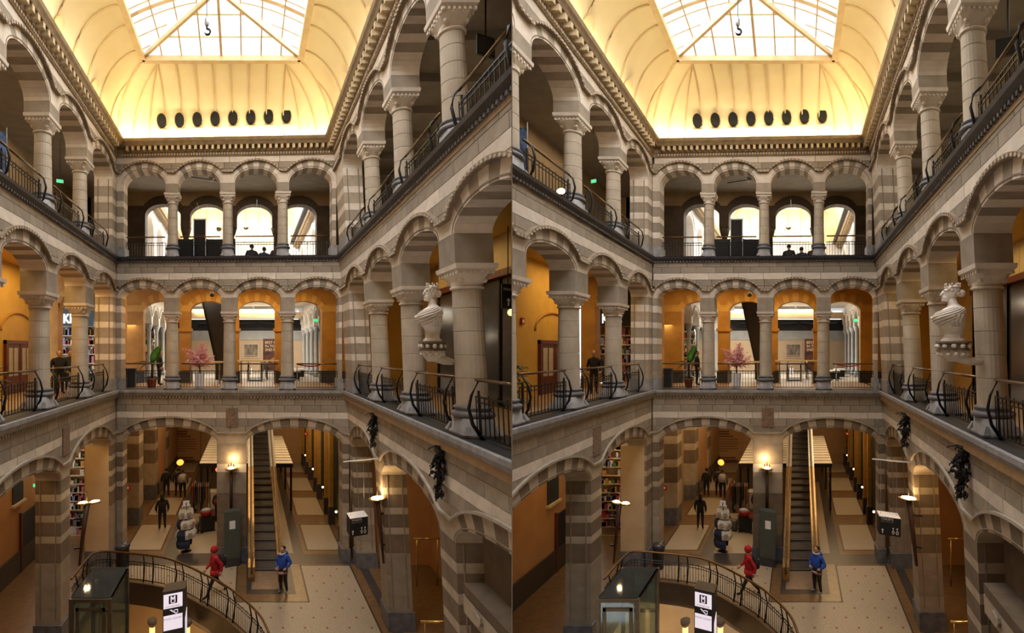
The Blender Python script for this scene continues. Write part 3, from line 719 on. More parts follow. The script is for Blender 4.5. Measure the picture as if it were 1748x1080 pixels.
def build_rooms():
    # basement
    slabs('floor_basement', [(-9, 8, 2, 24)], -4.5, -4.2, mat('basement_floor', (.50, .36, .2), (.42, .29, .15), 2, .35))
    slabs('wall_basement', [(-9, 8, 21.0, 21.3), (-6.4, -6.2, 4, 21)], -4.2, -.45, cream)
    # ground aisles: outer walls and ceilings
    orange = mat('orange_aisle_paint', (.50, .25, .09), (.42, .2, .07), 1.2, .7)
    slabs('wall_left_aisle', [(-9.6, -9.3, -2, 23.5)], 0, 6.9, orange)
    slabs('wall_left_aisle_end', [(-7.45, -5.6, 22.6, 22.9)], 0, 6.6, mat('sand_aisle_paint', (.52, .36, .18), (.45, .3, .145), 1.2, .7))
    slabs('baseboard_left_aisle', [(-9.3, -9.22, 6, 23.5)], 0, .9, dark_f)
    slabs('wall_right_aisle', [(7.6, 7.9, -2, 23.5), (4.9, 7.6, 20.9, 21.2)], 0, 6.9, orange)
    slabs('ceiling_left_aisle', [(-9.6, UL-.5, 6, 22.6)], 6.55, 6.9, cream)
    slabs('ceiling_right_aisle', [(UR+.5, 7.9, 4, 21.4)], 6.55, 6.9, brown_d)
    # first-floor slabs
    slabs('floor_gallery_first', [(-9.6, UL+.0, 6, 27.2), (UR-.1, 7.9, 4, 27.2), (UL-.1, UR, 21.9, 27.2)], 6.92, 7.3, parq)
    slabs('floor_far_first', [(-9.6, 7.9, 27.2, 43)], 6.92, 7.29, mat('pale_tile_floor', (.55, .5, .43), (.47, .42, .36), 3, .35))
    slabs('ceiling_gallery_first', [(-9.6, UL-.6, 6, 27.2), (UR+.4, 7.9, 4, 27.2), (UL-.6, UR+.4, 21.9, 27.2)], 12.4, 12.7, ochre)
    slabs('wall_left_gallery_first', [(-9.6, -9.3, -2, 22.2)], 7.3, 12.4, ochre)
    # second-floor slabs
    slabs('floor_gallery_second', [(-9.6, UL+.0, 6, 27.2), (uR(13)-.0, 7.9, 4, 27.2), (UL-.1, UR, 21.9, 27.2)], 12.7, 13.03, brownwall)
    slabs('ceiling_gallery_second', [(-9.6, UL-.6, 6, 27.2), (uR(17)+.5, 7.9, 2, 27.2), (UL-.6, UR+.4, 21.9, 27.2)], 17.35, 17.6, ceil_g)
    slabs('wall_left_gallery_second', [(-9.6, -9.3, -2, 27.2)], 13.03, 17.35, brownwall)
    g2 = slabs('wall_right_gallery_second', [(7.6, 7.9, -2, 27.2)], 13.03, 17.35, ceil_g)
    for y in range(3, 27, 2):
        arch('ceiling_beam', MB().box(uR(17)+.7, 7.6, y, y+.25, 17.1, 17.36), ceil_g, g2)
    slabs('ceiling_roof_deck', [(-9.8, UL+.1, 2, 46), (uR(18)-.1, 8.1, 2, 46), (UL, uR(18), D-.05, 26.4)], 18.03, 18.2, dark_v)
    slabs('wall_sky_block', [(-11, 10, -2.3, -2)], -4.5, 20.5, brownwall)  # unseen wall added behind the camera to cut the sky fill
    slabs('ceiling_sky_block', [(-11, 10, -2.3, 3.0)], 20.3, 20.6, brownwall)  # unseen lid added over the camera, closes out sky light
    # ---------------- passage behind the ground arches
    pw = slabs('wall_left_passage', [(-6.6, -6.3, 22.9, 40)], 0, 6.7, mat('passage_tan_paint', (.42, .27, .13), (.35, .22, .1), 1.2, .6))
    for y in (25.6, 30.0, 34.4):
        for i, (z0, z1, m_) in enumerate([(0, .9, slate), (.9, 2.2, pale2), (2.2, 3.0, umber), (3.0, 3.4, pale2), (3.4, 4.2, umber), (4.2, 4.6, pale2), (4.6, 6.7, umber)]):
            arch('pier_course', MB().box(-6.3, -5.62, y, y+1.0, z0, z1), m_, pw)
    slabs('wall_right_passage', [(4.45, 4.75, 22.0, 41)], 0, 6.7, mat('passage_gold_panel', (.36, .21, .07), (.26, .145, .045), 2, .25, metal=.3))
    slabs('wall_back_passage', [(-7, 5, 40, 40.3)], 0, 6.7, mat('passage_end_paint', (.50, .32, .17), (.42, .26, .13), 1, .6))
    slabs('ceiling_passage', [(-7, .0, 22.1, 40.3), (1.5, 4.8, 22.1, 40.3)], 6.55, 6.91, cream)
    # shopfront frames along the gold wall
    for k in range(4):
        y0 = 22.6+4.4*k
        o = root('shop_window', (4.4, y0+1.6, .3)); tag(o, 'gold framed shop window in the passage, %s from the hall' % ordinal(k), 'shop window', 'passage shop windows')
        arch('glass', MB().box(4.40, 4.42, y0+.5, y0+3.2, .7, 4.6), smoke_glass, o)
        for yy in (y0+.4, y0+3.2):
            arch('pilaster', MB().box(4.2, 4.44, yy, yy+.22, 0.9, 6.5), mat('gold_lacquer', (.62, .36, .09), (.5, .28, .06), 3, .3, metal=.4), o)
            arch('pilaster_base', MB().box(4.16, 4.44, yy-.04, yy+.26, 0, .9), slate_d, o)
        arch('display_lamp', MB().ball((4.3, y0+1.8, 1.1), .06), mat('display_bulb', (1, .8, .5), None, 2, .5, emit=(1.0, .68, .3), es=4), o)
    # info board at the end
    b = root('info_board', (-4.95, 39.9, 0)); tag(b, 'large tan text board standing at the far end of the passage', 'board')
    u0, _, z1 = px(296, 735, 39.8); u1, _, z0 = px(342, 785, 39.8)
    arch('panel', MB().box(u0, u1, 39.7, 39.85, z0, z1+.9), mat('tan_board_print', (.46, .27, .13), (.42, .24, .11), 1, .6), b)
    tx = mat('brown_ink', (.16, .07, .03), None, 5, .8)
    tm = MB()
    for j, (w_, th) in enumerate([(.9, .12), (.9, .12), (1.2, .1), (1.6, .05), (1.6, .05), (1.7, .05), (1.5, .05), (1.6, .05), (.8, .05), (0, 0), (0, 0), (1.4, .12), (1.5, .12)]):
        if w_: tm.box(u0+.2, u0+.2+w_, 39.69, 39.70, z1-.1-j*.19, z1-.1-j*.19+th)
    arch('text_lines', tm, tx, b, kind='stuff')
    # leaning print boards on the left of the passage
    for k, (ya, yb_) in enumerate(((31.2, 34.2), (35.5, 39.5))):
        b = root('hoarding_board', (-5.7, (ya+yb_)/2, 0)); tag(b, 'plain tan hoarding board along the passage side, %s from the striped piers' % ordinal(k), 'board', 'passage hoardings')
        arch('panel', MB().box(-5.75, -5.66, ya, yb_, .7, 4.4), MATS['tan_board_print'], b); arch('skirting', MB().box(-5.76, -5.6, ya, yb_, 0, .7), dark_f, b)
    # ---------------- inner arcades behind the galleries
    fi = lambda s, d, z: (s, 26.2+d, z)
    wi, zv, ed, _ = arcade('wall_inner_first', fi, [-4.58, -2.1, .46, 2.92], 11.05, .95, .55, 1.16, .98, math.radians(21), .55, UL-1.2, UR+1.2, 12.45, [], 9, (ochre_l, ochre_d), zimp=10.0, hood=None, blocks=False, flush=True)
    for (a_, b_, mid) in ed:
        arch('painted_pier', MB().box(a_, b_, 26.2, 26.75, 7.3, 10.0) if mid else MB().box(a_, b_, 26.2, 26.75, 7.3, 11.05), ochre_d, wi)
        arch('pier_base', MB().box(a_-.05, b_+.05, 26.15, 26.8, 7.3, 7.9), slate_d, wi)
        if mid: arch('pier_cap', MB().box(a_-.08, b_+.08, 26.12, 26.83, 10.0, 10.16), ochre_d, wi)
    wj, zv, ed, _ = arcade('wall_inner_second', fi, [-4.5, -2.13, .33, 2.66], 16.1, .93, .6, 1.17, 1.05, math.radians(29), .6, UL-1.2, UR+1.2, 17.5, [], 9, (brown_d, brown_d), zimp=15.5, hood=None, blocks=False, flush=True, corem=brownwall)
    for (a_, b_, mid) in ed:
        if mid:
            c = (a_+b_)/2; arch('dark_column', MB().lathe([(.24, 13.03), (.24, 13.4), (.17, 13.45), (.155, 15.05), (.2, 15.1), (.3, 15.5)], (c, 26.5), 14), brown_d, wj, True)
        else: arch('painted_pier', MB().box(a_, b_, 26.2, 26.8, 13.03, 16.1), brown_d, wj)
    # ---------------- far atrium behind the upper gallery
    fL = lambda s, d, z: (-5.75-d, s, z); fR = lambda s, d, z: (4.2+d, s, z)
    for nm, fr in (('left', fL), ('right', fR)):
        wq, zv, ed, _ = arcade('wall_%s_far_second' % nm, fr, [29.2, 32.4, 35.6, 38.8], 15.9, 1.1, 1.0, 1.35, 1.3, math.radians(26), .5, 27.2, 42, 17.8, [], 7, (white_w, white_w), hood='plain', blocks=False, hoodm=white_w)
        for (a_, b_, mid) in ed: arch('pier_course', MB().prism([(a_, 13.03), (b_, 13.03), (b_, 15.9), (a_, 15.9)], fr, 0, .5), white_w, wq)
        arch('wall_core', MB().prism([(27.2, 17.2), (42, 17.2), (42, 18.1), (27.2, 18.1)], fr, .05, .5), white_w, wq)
        mb = MB()
        for i in range(40): mb.prism([(27.4+i*.36, 17.5), (27.56+i*.36, 17.5), (27.56+i*.36, 17.7), (27.4+i*.36, 17.7)], fr, -.3, 0)
        arch('dentil_row', mb, cornice_m, wq, kind='stuff'); arch('cornice', MB().prism([(27.2, 17.7), (42, 17.7), (42, 18.1), (27.2, 18.1)], fr, -.4, .1), cornice_m, wq)
        slabs('wall_%s_far_aisle' % nm, [(-8.8, -8.6, 27.2, 42) if nm == 'left' else (7.0, 7.2, 27.2, 42)], 13.03, 18, brownwall)
        wq, zv, ed, _ = arcade('wall_%s_far_first' % nm, fr, [28.6, 31.0, 33.4, 35.8, 38.2, 40.6], 10.6, .93, .9, 1.12, 1.15, math.radians(24), .4, 27.2, 42, 12.4, [], 7, (white_w, white_w), hood='plain', blocks=False, hoodm=white_w)
        for (a_, b_, mid) in ed:
            c = fr((a_+b_)/2, .2, 7.3); arch('slim_column', MB().lathe([(.2, 7.3), (.2, 7.6), (.13, 7.66), (.12, 10.2), (.16, 10.26), (.26, 10.6)], (c[0], c[1]), 12), grey_w, wq, True)
        slabs('wall_%s_far_shops' % nm, [(-8.8, -8.6, 27.2, 42) if nm == 'left' else (6.6, 6.8, 27.2, 42)], 7.3, 12.4, mat('shop_dark_panel', (.13, .115, .11), (.09, .08, .08), 1, .4))
    slabs('floor_far_second', [(-9, -5.7, 27.2, 42), (4.1, 7.5, 27.2, 42)], 12.7, 13.03, white_w)
    slabs('wall_back_far_second', [(-9, 8, 42, 42.3)], 13.0, 18, white_w)
    c = root('ceiling_far', (-.9, 35, 18), 'structure')
    n = 8; z0, zt, ins, insy = 18.0, 20.1, 1.6, 3.2
    e = [((1-math.cos(PI/2*i/n)), math.sin(PI/2*i/n)) for i in range(n+1)]
    ul, ur, yb = -5.4, 3.9, 41.8
    arch('cove_panel', MB().loft([[(ul+ins*p, yb-insy*p, z0+(zt-z0)*q), (ur-ins*p, yb-insy*p, z0+(zt-z0)*q)] for p, q in e], caps=False, closed=False), cove_m, c, True)
    for sg, u0 in ((1, ul), (-1, ur)):
        arch('cove_panel', MB().loft([[(u0+sg*ins*p, 27, z0+(zt-z0)*q), (u0+sg*ins*p, yb-insy*p, z0+(zt-z0)*q)] for p, q in e], caps=False, closed=False), cove_m, c, True)
    for i in range(1, 9):
        u = ul+(ur-ul)*i/9
        arch('cove_rib', MB().tube([(max(ul+ins*p, min(ur-ins*p, u)), yb-insy*p-.04, z0+(zt-z0)*q-.03*p) for p, q in e], .04, 4), rib_m, c)
    for a_, b_ in (((ul+ins, yb-insy, zt), (ur-ins, yb-insy, zt)), ((ul+ins, 27, zt), (ul+ins, yb-insy, zt)), ((ur-ins, 27, zt), (ur-ins, yb-insy, zt))):
        arch('curb_beam', MB().bar(a_, b_, .2, .3), frame_m, c)
    for x, y in ((374, 391), (420, 388)):
        u, Y, z = px(x, y, 41.3); o = root('round_vent', (u, Y, z)); tag(o, 'small round vent in the bright far cove beyond the arches, '+('over the display panels' if x < 400 else 'over the seated people'), 'vent', 'vents of the far cove')
        arch('vent_opening', MB().lathe([(.24, -.1), (.24, .1)], (0, 0), 14) if False else MB().prism([(.22*math.cos(2*PI*i/14), .22*math.sin(2*PI*i/14)) for i in range(14)], lambda a, d, b: (u+a, Y+d, z+b), -.1, .35), MATS['vent_black'], o)
        arch('vent_rim', MB().tube([(u+.25*math.cos(2*PI*i/14), Y-.06, z+.25*math.sin(2*PI*i/14)) for i in range(15)], .05, 5), rib_m, o)
    # ---------------- far hall behind the first gallery
    slabs('ceiling_far_first', [(-9, 8, 27.2, 43)], 12.4, 12.7, white_w)
    bw = slabs('wall_back_far_first', [(-9, 8, 40.3, 40.6)], 7.3, 9.85, mat('peach_panel', (.62, .47, .32), (.56, .42, .28), 1, .6))
    arch('glass_band', MB().box(-9, 8, 40.25, 40.55, 9.85, 10.6), grey_w, bw); arch('duct_void', MB().box(-9, 8, 40.3, 40.6, 10.6, 11.5), dark_v, bw)
    arch('ceiling_beam', MB().box(-5.5, 4.1, 38.5, 39.2, 11.5, 11.95), cream, bw)
    for i, (ua, ub) in enumerate(((-4.3, -2.9), (-2.75, -1.3), (-1.1, .35), (.45, 1.9), (2.0, 2.5))):
        o = root('tube_light', ((ua+ub)/2, 38.3, 12.0)); tag(o, 'bright fluorescent tube under the far ceiling, %s from the food poster' % ordinal(4-i), 'light', 'far ceiling tubes')
        arch('tube', MB().tube([(ua, 38.3, 12.08), (ub, 38.3, 12.08)], .06, 8), tube_m, o); arch('housing', MB().box(ua, ub, 38.25, 38.36, 12.14, 12.41), grey_w, o)
    for i in range(5):
        u = -4+i*1.6; o = root('ceiling_duct', (u, 39.5, 11)); tag(o, 'black hanging duct in the dark ceiling void, %s from the pink tree side' % ordinal(i), 'duct', 'ducts')
        arch('duct', MB().tube([(u, 39.8, 11.05+.1*(i % 2)), (u+1.3, 39.8, 11.1-.1*(i % 2))], .12, 8), iron, o)

def build_lights():
    # gallery lamps (ceiling downlights; on the upper floor only added fill), cornice spots of the passage, daylight of the far atrium
    def al(loc, sx, sy, p, c, rot=None):
        if sy > sx:      # keep each long lamp on its own side of the dividing wall
            sg = -1 if H.i == 0 else 1; ya, yb = loc[1]-sy/2, loc[1]+sy/2
            ok = [y for y in [ya+(yb-ya)*i/60 for i in range(61)] if sg*H.P(loc[0], y, 0).x > .35+sx]
            if not ok: return
            p = p*max(.35, (ok[-1]-ok[0])/sy); sy = ok[-1]-ok[0]; loc = (loc[0], (ok[0]+ok[-1])/2, loc[2])
        return sun_area('room_lamp_and_fill', H.P(*loc), sx, sy*math.sqrt(1+H.k**2) if sy > sx else sy, p, c, rot or ((0, 0, math.atan2(-H.k, 1)) if sy > sx else (0, 0, 0)))
    al((-7.6, 17, 12.3), 1.5, 8, 120, AMBER); al((5.9, 15.0, 12.3), 1.0, 9, 55, AMBER); al((-1, 24.2, 12.3), 7, 1.5, 105, AMBER)
    al((-7.6, 16, 6.5), 1.0, 8, 50, AMBER); al((6.2, 14, 6.4), 1.0, 8, 50, AMBER)
    al((-4.5, 29, 6.4), 1.5, 12, 115, WARM); al((2.9, 30, 6.4), 1.5, 12, 140, WARM); al((-1.3, 26, 6.4), 1.2, 6, 40, WARM)
    al((-1, 34, 20.0), 5, 12, 1050, DAY); al((-1, 33, 12.2), 6, 8, 420, (1, .9, .75))
    al((-3, 17, -.7), 3, 3, 80, WARM)
    al((-7.7, 16, 17.2), .6, 10, 70, (1, .8, .55)); al((6.2, 14, 17.0), .6, 12, 70, (1, .86, .66)); al((-1, 24.2, 17.2), 7, .6, 34, (1, .75, .5))  # soft ambient fill added to lift the dark upper galleries
    al((-1, 40.9, 18.15), 8, .2, 120, COVE, (PI-.4, 0, 0))
# ------------------------------------------------------------------ fittings
def rig(name, label, cat, loc, rz=0.0, group=None):
    o = root(name, loc); o.rotation_euler = (0, 0, rz+ALIGN()); return tag(o, label, cat, group)
def part(o, name, mb, m, smooth=False, kind=None, key=None):
    """a part in its thing's own coordinates (not slanted)"""
    me = bpy.data.meshes.new(name); me.from_pydata(mb.v, [], mb.f); finish(me, smooth); me.materials.append(m)
    p = bpy.data.objects.new(name, me); col.objects.link(p); p.parent = o
    if kind: p['kind'] = kind
    return p
def text(o, body, size, m, loc, name='lettering', rot=(PI/2, 0, 0), align='LEFT', ext=.002, parent_loc=None):
    cu = bpy.data.curves.new(name, 'FONT'); cu.body = body; cu.size = size; cu.align_x = align; cu.extrude = ext; cu.resolution_u = 2
    t = bpy.data.objects.new(name, cu); col.objects.link(t)
    dg = bpy.context.evaluated_depsgraph_get(); me = bpy.data.meshes.new_from_object(t.evaluated_get(dg)); bpy.data.objects.remove(t)
    me.materials.clear(); me.materials.append(m)
    p = bpy.data.objects.new(name, me); col.objects.link(p); p.parent = o; p.location = loc; p.rotation_euler = rot
    return p
black = mat('black_paint', (.012, .012, .013), (.008, .008, .009), 4, .45)
white_p = mat('white_enamel', (.82, .80, .80), (.76, .74, .74), 3, .4)
white_ink = mat('white_ink', (.85, .85, .85), None, 3, .5)
red_p = mat('red_enamel', (.45, .02, .015), (.35, .015, .01), 3, .4)
marble = mat('white_marble', (.80, .73, .65), (.70, .62, .54), 4, .5, bump=.1)
steel = mat('brushed_steel', (.55, .54, .53), (.42, .41, .4), 6, .3, metal=.8)
leaf_g = mat('leaf_green', (.10, .30, .03), (.05, .17, .02), 6, .5)
leaf_d = mat('dark_leaf_green', (.02, .07, .02), (.01, .035, .01), 6, .6)
pink = mat('pink_blossom', (.86, .46, .46), (.68, .28, .3), 20, .7)
terra = mat('terracotta_pot', (.36, .10, .05), (.26, .07, .035), 4, .7)
wicker = mat('stem_brown', (.12, .07, .035), (.07, .04, .02), 8, .8)
ALIGN = lambda: math.atan2(-H.k, 1)      # turn of things that follow the side walls

def build_bust():
    o = rig('marble_bust', 'white marble crowned bust on a carved bracket fixed to the thick column', 'statue', (3.68, 9.95, 8.78), 0); o.scale = (.86, .86, .87)
    # faces -x ; z from bracket bottom
    mb = MB(); rr = [(.10, 0), (.20, .10), (.27, .22), (.29, .26)]
    mb.loft([ring(r*.95+.02, r*.95, z, 16, .35) for r, z in rr]); part(o, 'corbel', mb, lite)
    mb = MB().loft([ring(.30, .29, z, 16, .5) for z in (.24, .28)]); mb.loft([ring(.27, .26, z, 16, .5) for z in (.28, .42)]); mb.loft([ring(.31, .30, z, 16, .5) for z in (.42, .46)])
    part(o, 'bracket_band', mb, umber)
    mb = MB()
    for lev, n, r in ((.17, 12, .25), (.35, 11, .285)):
        for i in range(n):
            t = 2*PI*i/n; mb.ball((r*math.cos(t), r*math.sin(t), lev), (.055, .055, .06), 6, 5)
    part(o, 'carved_leaves', mb, lite, True)
    part(o, 'arm_to_column', MB().tube([(.05, .0, .12), (.3, .02, .02), (.52, .04, -.02)], [.13, .10, .07], 8), lite, True)
    part(o, 'socle', MB().loft([ring(a, b, z, 16, .2) for a, b, z in ((.22, .2, .46), (.22, .2, .50), (.17, .16, .53), (.165, .15, .62), (.19, .18, .66))]), marble)
    # torso: rings (centre x, half depth x, half width y, z)
    T_ = [(0, .17, .17, .64), (0, .185, .19, .72), (-.01, .22, .24, .80), (-.06, .28, .32, .92), (-.08, .295, .37, 1.02), (-.05, .26, .37, 1.12), (.0, .19, .30, 1.20), (.02, .13, .17, 1.26), (.0, .09, .095, 1.32), (-.03, .085, .085, 1.44)]
    part(o, 'torso', MB().loft([[(c+a*math.cos(2*PI*i/20), b*math.sin(2*PI*i/20), z) for i in range(20)] for c, a, b, z in T_]), marble, True)
    def surf(z, ph, k=1.055):
        for p, q in zip(T_, T_[1:]):
            if p[3] <= z <= q[3]:
                t = (z-p[3])/(q[3]-p[3]); c_, a_, b_ = [p[i]+(q[i]-p[i])*t for i in range(3)]
                return (c_+a_*k*math.cos(ph), b_*k*math.sin(ph), z)
    for sg, nf in ((-1, 7), (1, 5)):
        mb = MB()
        for k in range(nf):
            pts = []
            for i in range(11):
                t = i/10; ph = sg*(PI*.98-t*(PI*.80)); z = .80+.05*k+.30*t-.07*math.sin(PI*t)*(1-.12*k)
                pts.append(surf(min(z, 1.22), ph))
            mb.tube(pts, [.012, .02, .024, .026, .026, .026, .024, .022, .02, .018, .012], 6)
        part(o, 'drapery', mb, marble, True, kind='stuff')
    mb = MB()
    for k in range(3): mb.tube([surf(1.16-.0*k, sg_*(.9+.25*k)) for sg_ in (-1,)]+[surf(1.05, -(1.0+.25*k)), surf(.92, -(1.15+.25*k)), surf(.80, -(1.3+.25*k))], [.02, .03, .03, .014], 6)
    part(o, 'shoulder_fold', mb, marble, True, kind='stuff')
    mb = MB(); mb.ball((-.05, 0, 1.56), (.135, .108, .175), 16, 12); mb.ball((-.115, 0, 1.47), (.085, .08, .095), 12, 9)
    mb.loft([[(-.155, -.03, 1.63), (-.155, .03, 1.63), (-.18, 0, 1.645)], [(-.20, -.03, 1.55), (-.20, .03, 1.55), (-.255, 0, 1.53)], [(-.17, -.028, 1.515), (-.17, .028, 1.515), (-.19, 0, 1.505)]])
    mb.ball((-.19, 0, 1.48), (.026, .04, .014), 8, 5); mb.ball((-.185, 0, 1.455), (.026, .036, .014), 8, 5); mb.ball((-.175, 0, 1.415), (.04, .045, .034), 8, 6)
    for s in (-1, 1): mb.ball((-.155, s*.05, 1.60), (.022, .026, .016), 6, 5); mb.tube([(-.175, s*.02, 1.635), (-.165, s*.06, 1.64), (-.13, s*.09, 1.625)], .014, 5); mb.ball((-.01, s*.108, 1.54), (.03, .014, .045), 8, 6)
    part(o, 'head', mb, marble, True)
    mb = MB(); mb.ball((.0, 0, 1.62), (.14, .118, .135), 16, 10); mb.ball((.135, 0, 1.56), (.085, .075, .09), 10, 8)
    for sg in (-1, 1):
        for i in range(6): mb.ball((-.12+.04*i, sg*(.09+.02*math.sin(i)), 1.665-.03*abs(i-1)), (.038, .03, .036), 7, 5)
    part(o, 'hair', mb, marble, True)
    mb = MB(); N = 14; mb.tube([(-.01+.135*math.cos(2*PI*i/N), .112*math.sin(2*PI*i/N), 1.705) for i in range(N+1)], .02, 6)
    for i in range(N//2):
        t = 4*PI*i/N; x, y = -.01+.135*math.cos(t), .112*math.sin(t); mb.lathe([(.018, 1.71), (.009, 1.755), (.024, 1.775), (.005, 1.80)], (x, y), 6)
    part(o, 'crown', mb, marble, True)

def build_festoons():
    for k, (Y, lab) in enumerate(((10.6, 'below the column with the bust'), (16.2, 'near the corner of the end wall'))):
        u = uR(6.6)-.16
        o = rig('iron_festoon', 'black cast-iron leafy festoon hanging on the wall '+lab, 'ornament', (u, Y, 5.85), 0, 'iron festoons'); o.scale = (.95, .95, .78)
        rnd = random.Random(5)
        part(o, 'stem', MB().tube([(.12, 0, 1.30), (0, .02, 1.42), (-.02, -.12, 1.45), (-.02, -.24, 1.40), (-.02, -.28, 1.35)] if False else [(.16, 0, 1.15), (.05, 0, 1.40), (-.06, 0, 1.45), (-.18, 0, 1.42), (-.24, 0, 1.36)], [.03, .03, .026, .02, .012], 6), iron, True)
        part(o, 'spine', MB().tube([(0, 0, 1.42), (.02, 0, .9), (0, 0, .4), (0, 0, 0)], [.03, .05, .03, .012], 6), iron, True)
        for nm, z0, z1, r, n in (('upper_leaves', 1.15, 1.42, .07, 14), ('leaf_cluster', .55, 1.12, .15, 46), ('lower_leaves', .02, .55, .06, 22)):
            mb = MB()
            for i in range(n):
                t = rnd.random(); z = z0+(z1-z0)*t; rad = r*(math.sin(PI*min(max(t, .12), .9)))+.02; a = rnd.random()*2*PI
                c = Vector((rad*math.cos(a), rad*math.sin(a), z)); s_ = rnd.uniform(.035, .06)
                mb.ball(c, (s_, s_, s_*1.1), 5, 4)
                mb.tube([c, c+Vector((math.cos(a)*.06, math.sin(a)*.06, -.05)), c+Vector((math.cos(a)*.05, math.sin(a)*.05, -.11))], [.022, .018, .004], 4)
            part(o, nm, mb, iron)

def build_lamps():
    # torch lamp on the middle pier of the end wall
    u, Y, z = px(394.5, 800, YB(-.7)-.16)
    o = rig('wall_torch', 'lit brass torch lamp with a spiky flame on the middle pier', 'lamp', (u, Y, 2.2)); zz = z-2.2
    part(o, 'bowl', MB().lathe([(.02, zz-.12), (.10, zz-.08), (.22, zz-.02), (.24, zz+.03), (.2, zz+.03)], (0, 0), 14), brass, True)
    part(o, 'spikes', (lambda mb: [mb.lathe([(.035, zz), (.03, zz+.16), (.004, zz+.32-.1*abs(i))], (i*.09, .02), 6) for i in (-1, 0, 1)] and mb)(MB()), bronze)
    part(o, 'flame_bulb', MB().ball((0, 0, zz+.05), (.12, .08, .05)), bulb_m, True)
    part(o, 'pole', MB().tube([(0, .05, 0), (0, .05, zz-.1)], .055, 8), mat('dark_red_pole', (.07, .028, .018), (.045, .018, .012), 5, .5), True)
    point('torch_light', H.P(u, Y-.05, z+.42), 13, WARM, .08)
    # dish torcheres at the side piers
    for x, y, Y, side, lab in ((639, 851, 15.9, 1, 'beside the toilet sign'), (131, 858, 17.0, -1, 'beside the glass lift')):
        uu = (uR(4) if side > 0 else UL)-side*.22
        _, _, z = px(x, y, Y)
        o = rig('dish_torchere', 'tapering wall torch with a lit shallow dish, '+lab, 'lamp', (uu, Y, 0), 0, 'dish torcheres at the side piers')
        for nm, dx in ((('dish', 0),) if side > 0 else (('dish', -.1), ('dish', .22))):
            part(o, nm, MB().lathe([(.05, z-.06), (.16, z-.03), (.27 if side > 0 else .17, z+.02), (.25 if side > 0 else .16, z+.025)], (dx, 0), 16), brass, True)
            part(o, 'bulb', MB().lathe([(.2 if side > 0 else .13, z+.01), (.18 if side > 0 else .11, z+.045), (.02, z+.06)], (dx, 0), 14), bulb_m, True)
        part(o, 'shaft', MB().tube([(side*.2, .0, z-2.1), (side*.1, 0, z-1.0), (0, 0, z-.05)], [.035, .06, .085], 8), MATS['dark_red_pole'], True)
        part(o, 'wall_bracket', MB().tube([(side*.14, 0, z-1.5), (side*.34, 0, z-1.5)], .03, 6).tube([(side*.02, 0, z-.5), (side*.34, 0, z-.5)], .03, 6), iron)
        part(o, 'finial', MB().lathe([(.02, z+.02), (.012, z+.3), (.02, z+.34), (.003, z+.4)], (0, 0), 6), iron, True)
        point('torchere_light', H.P(uu-side*.0, Y, z+.3), 15, WARM, .08)

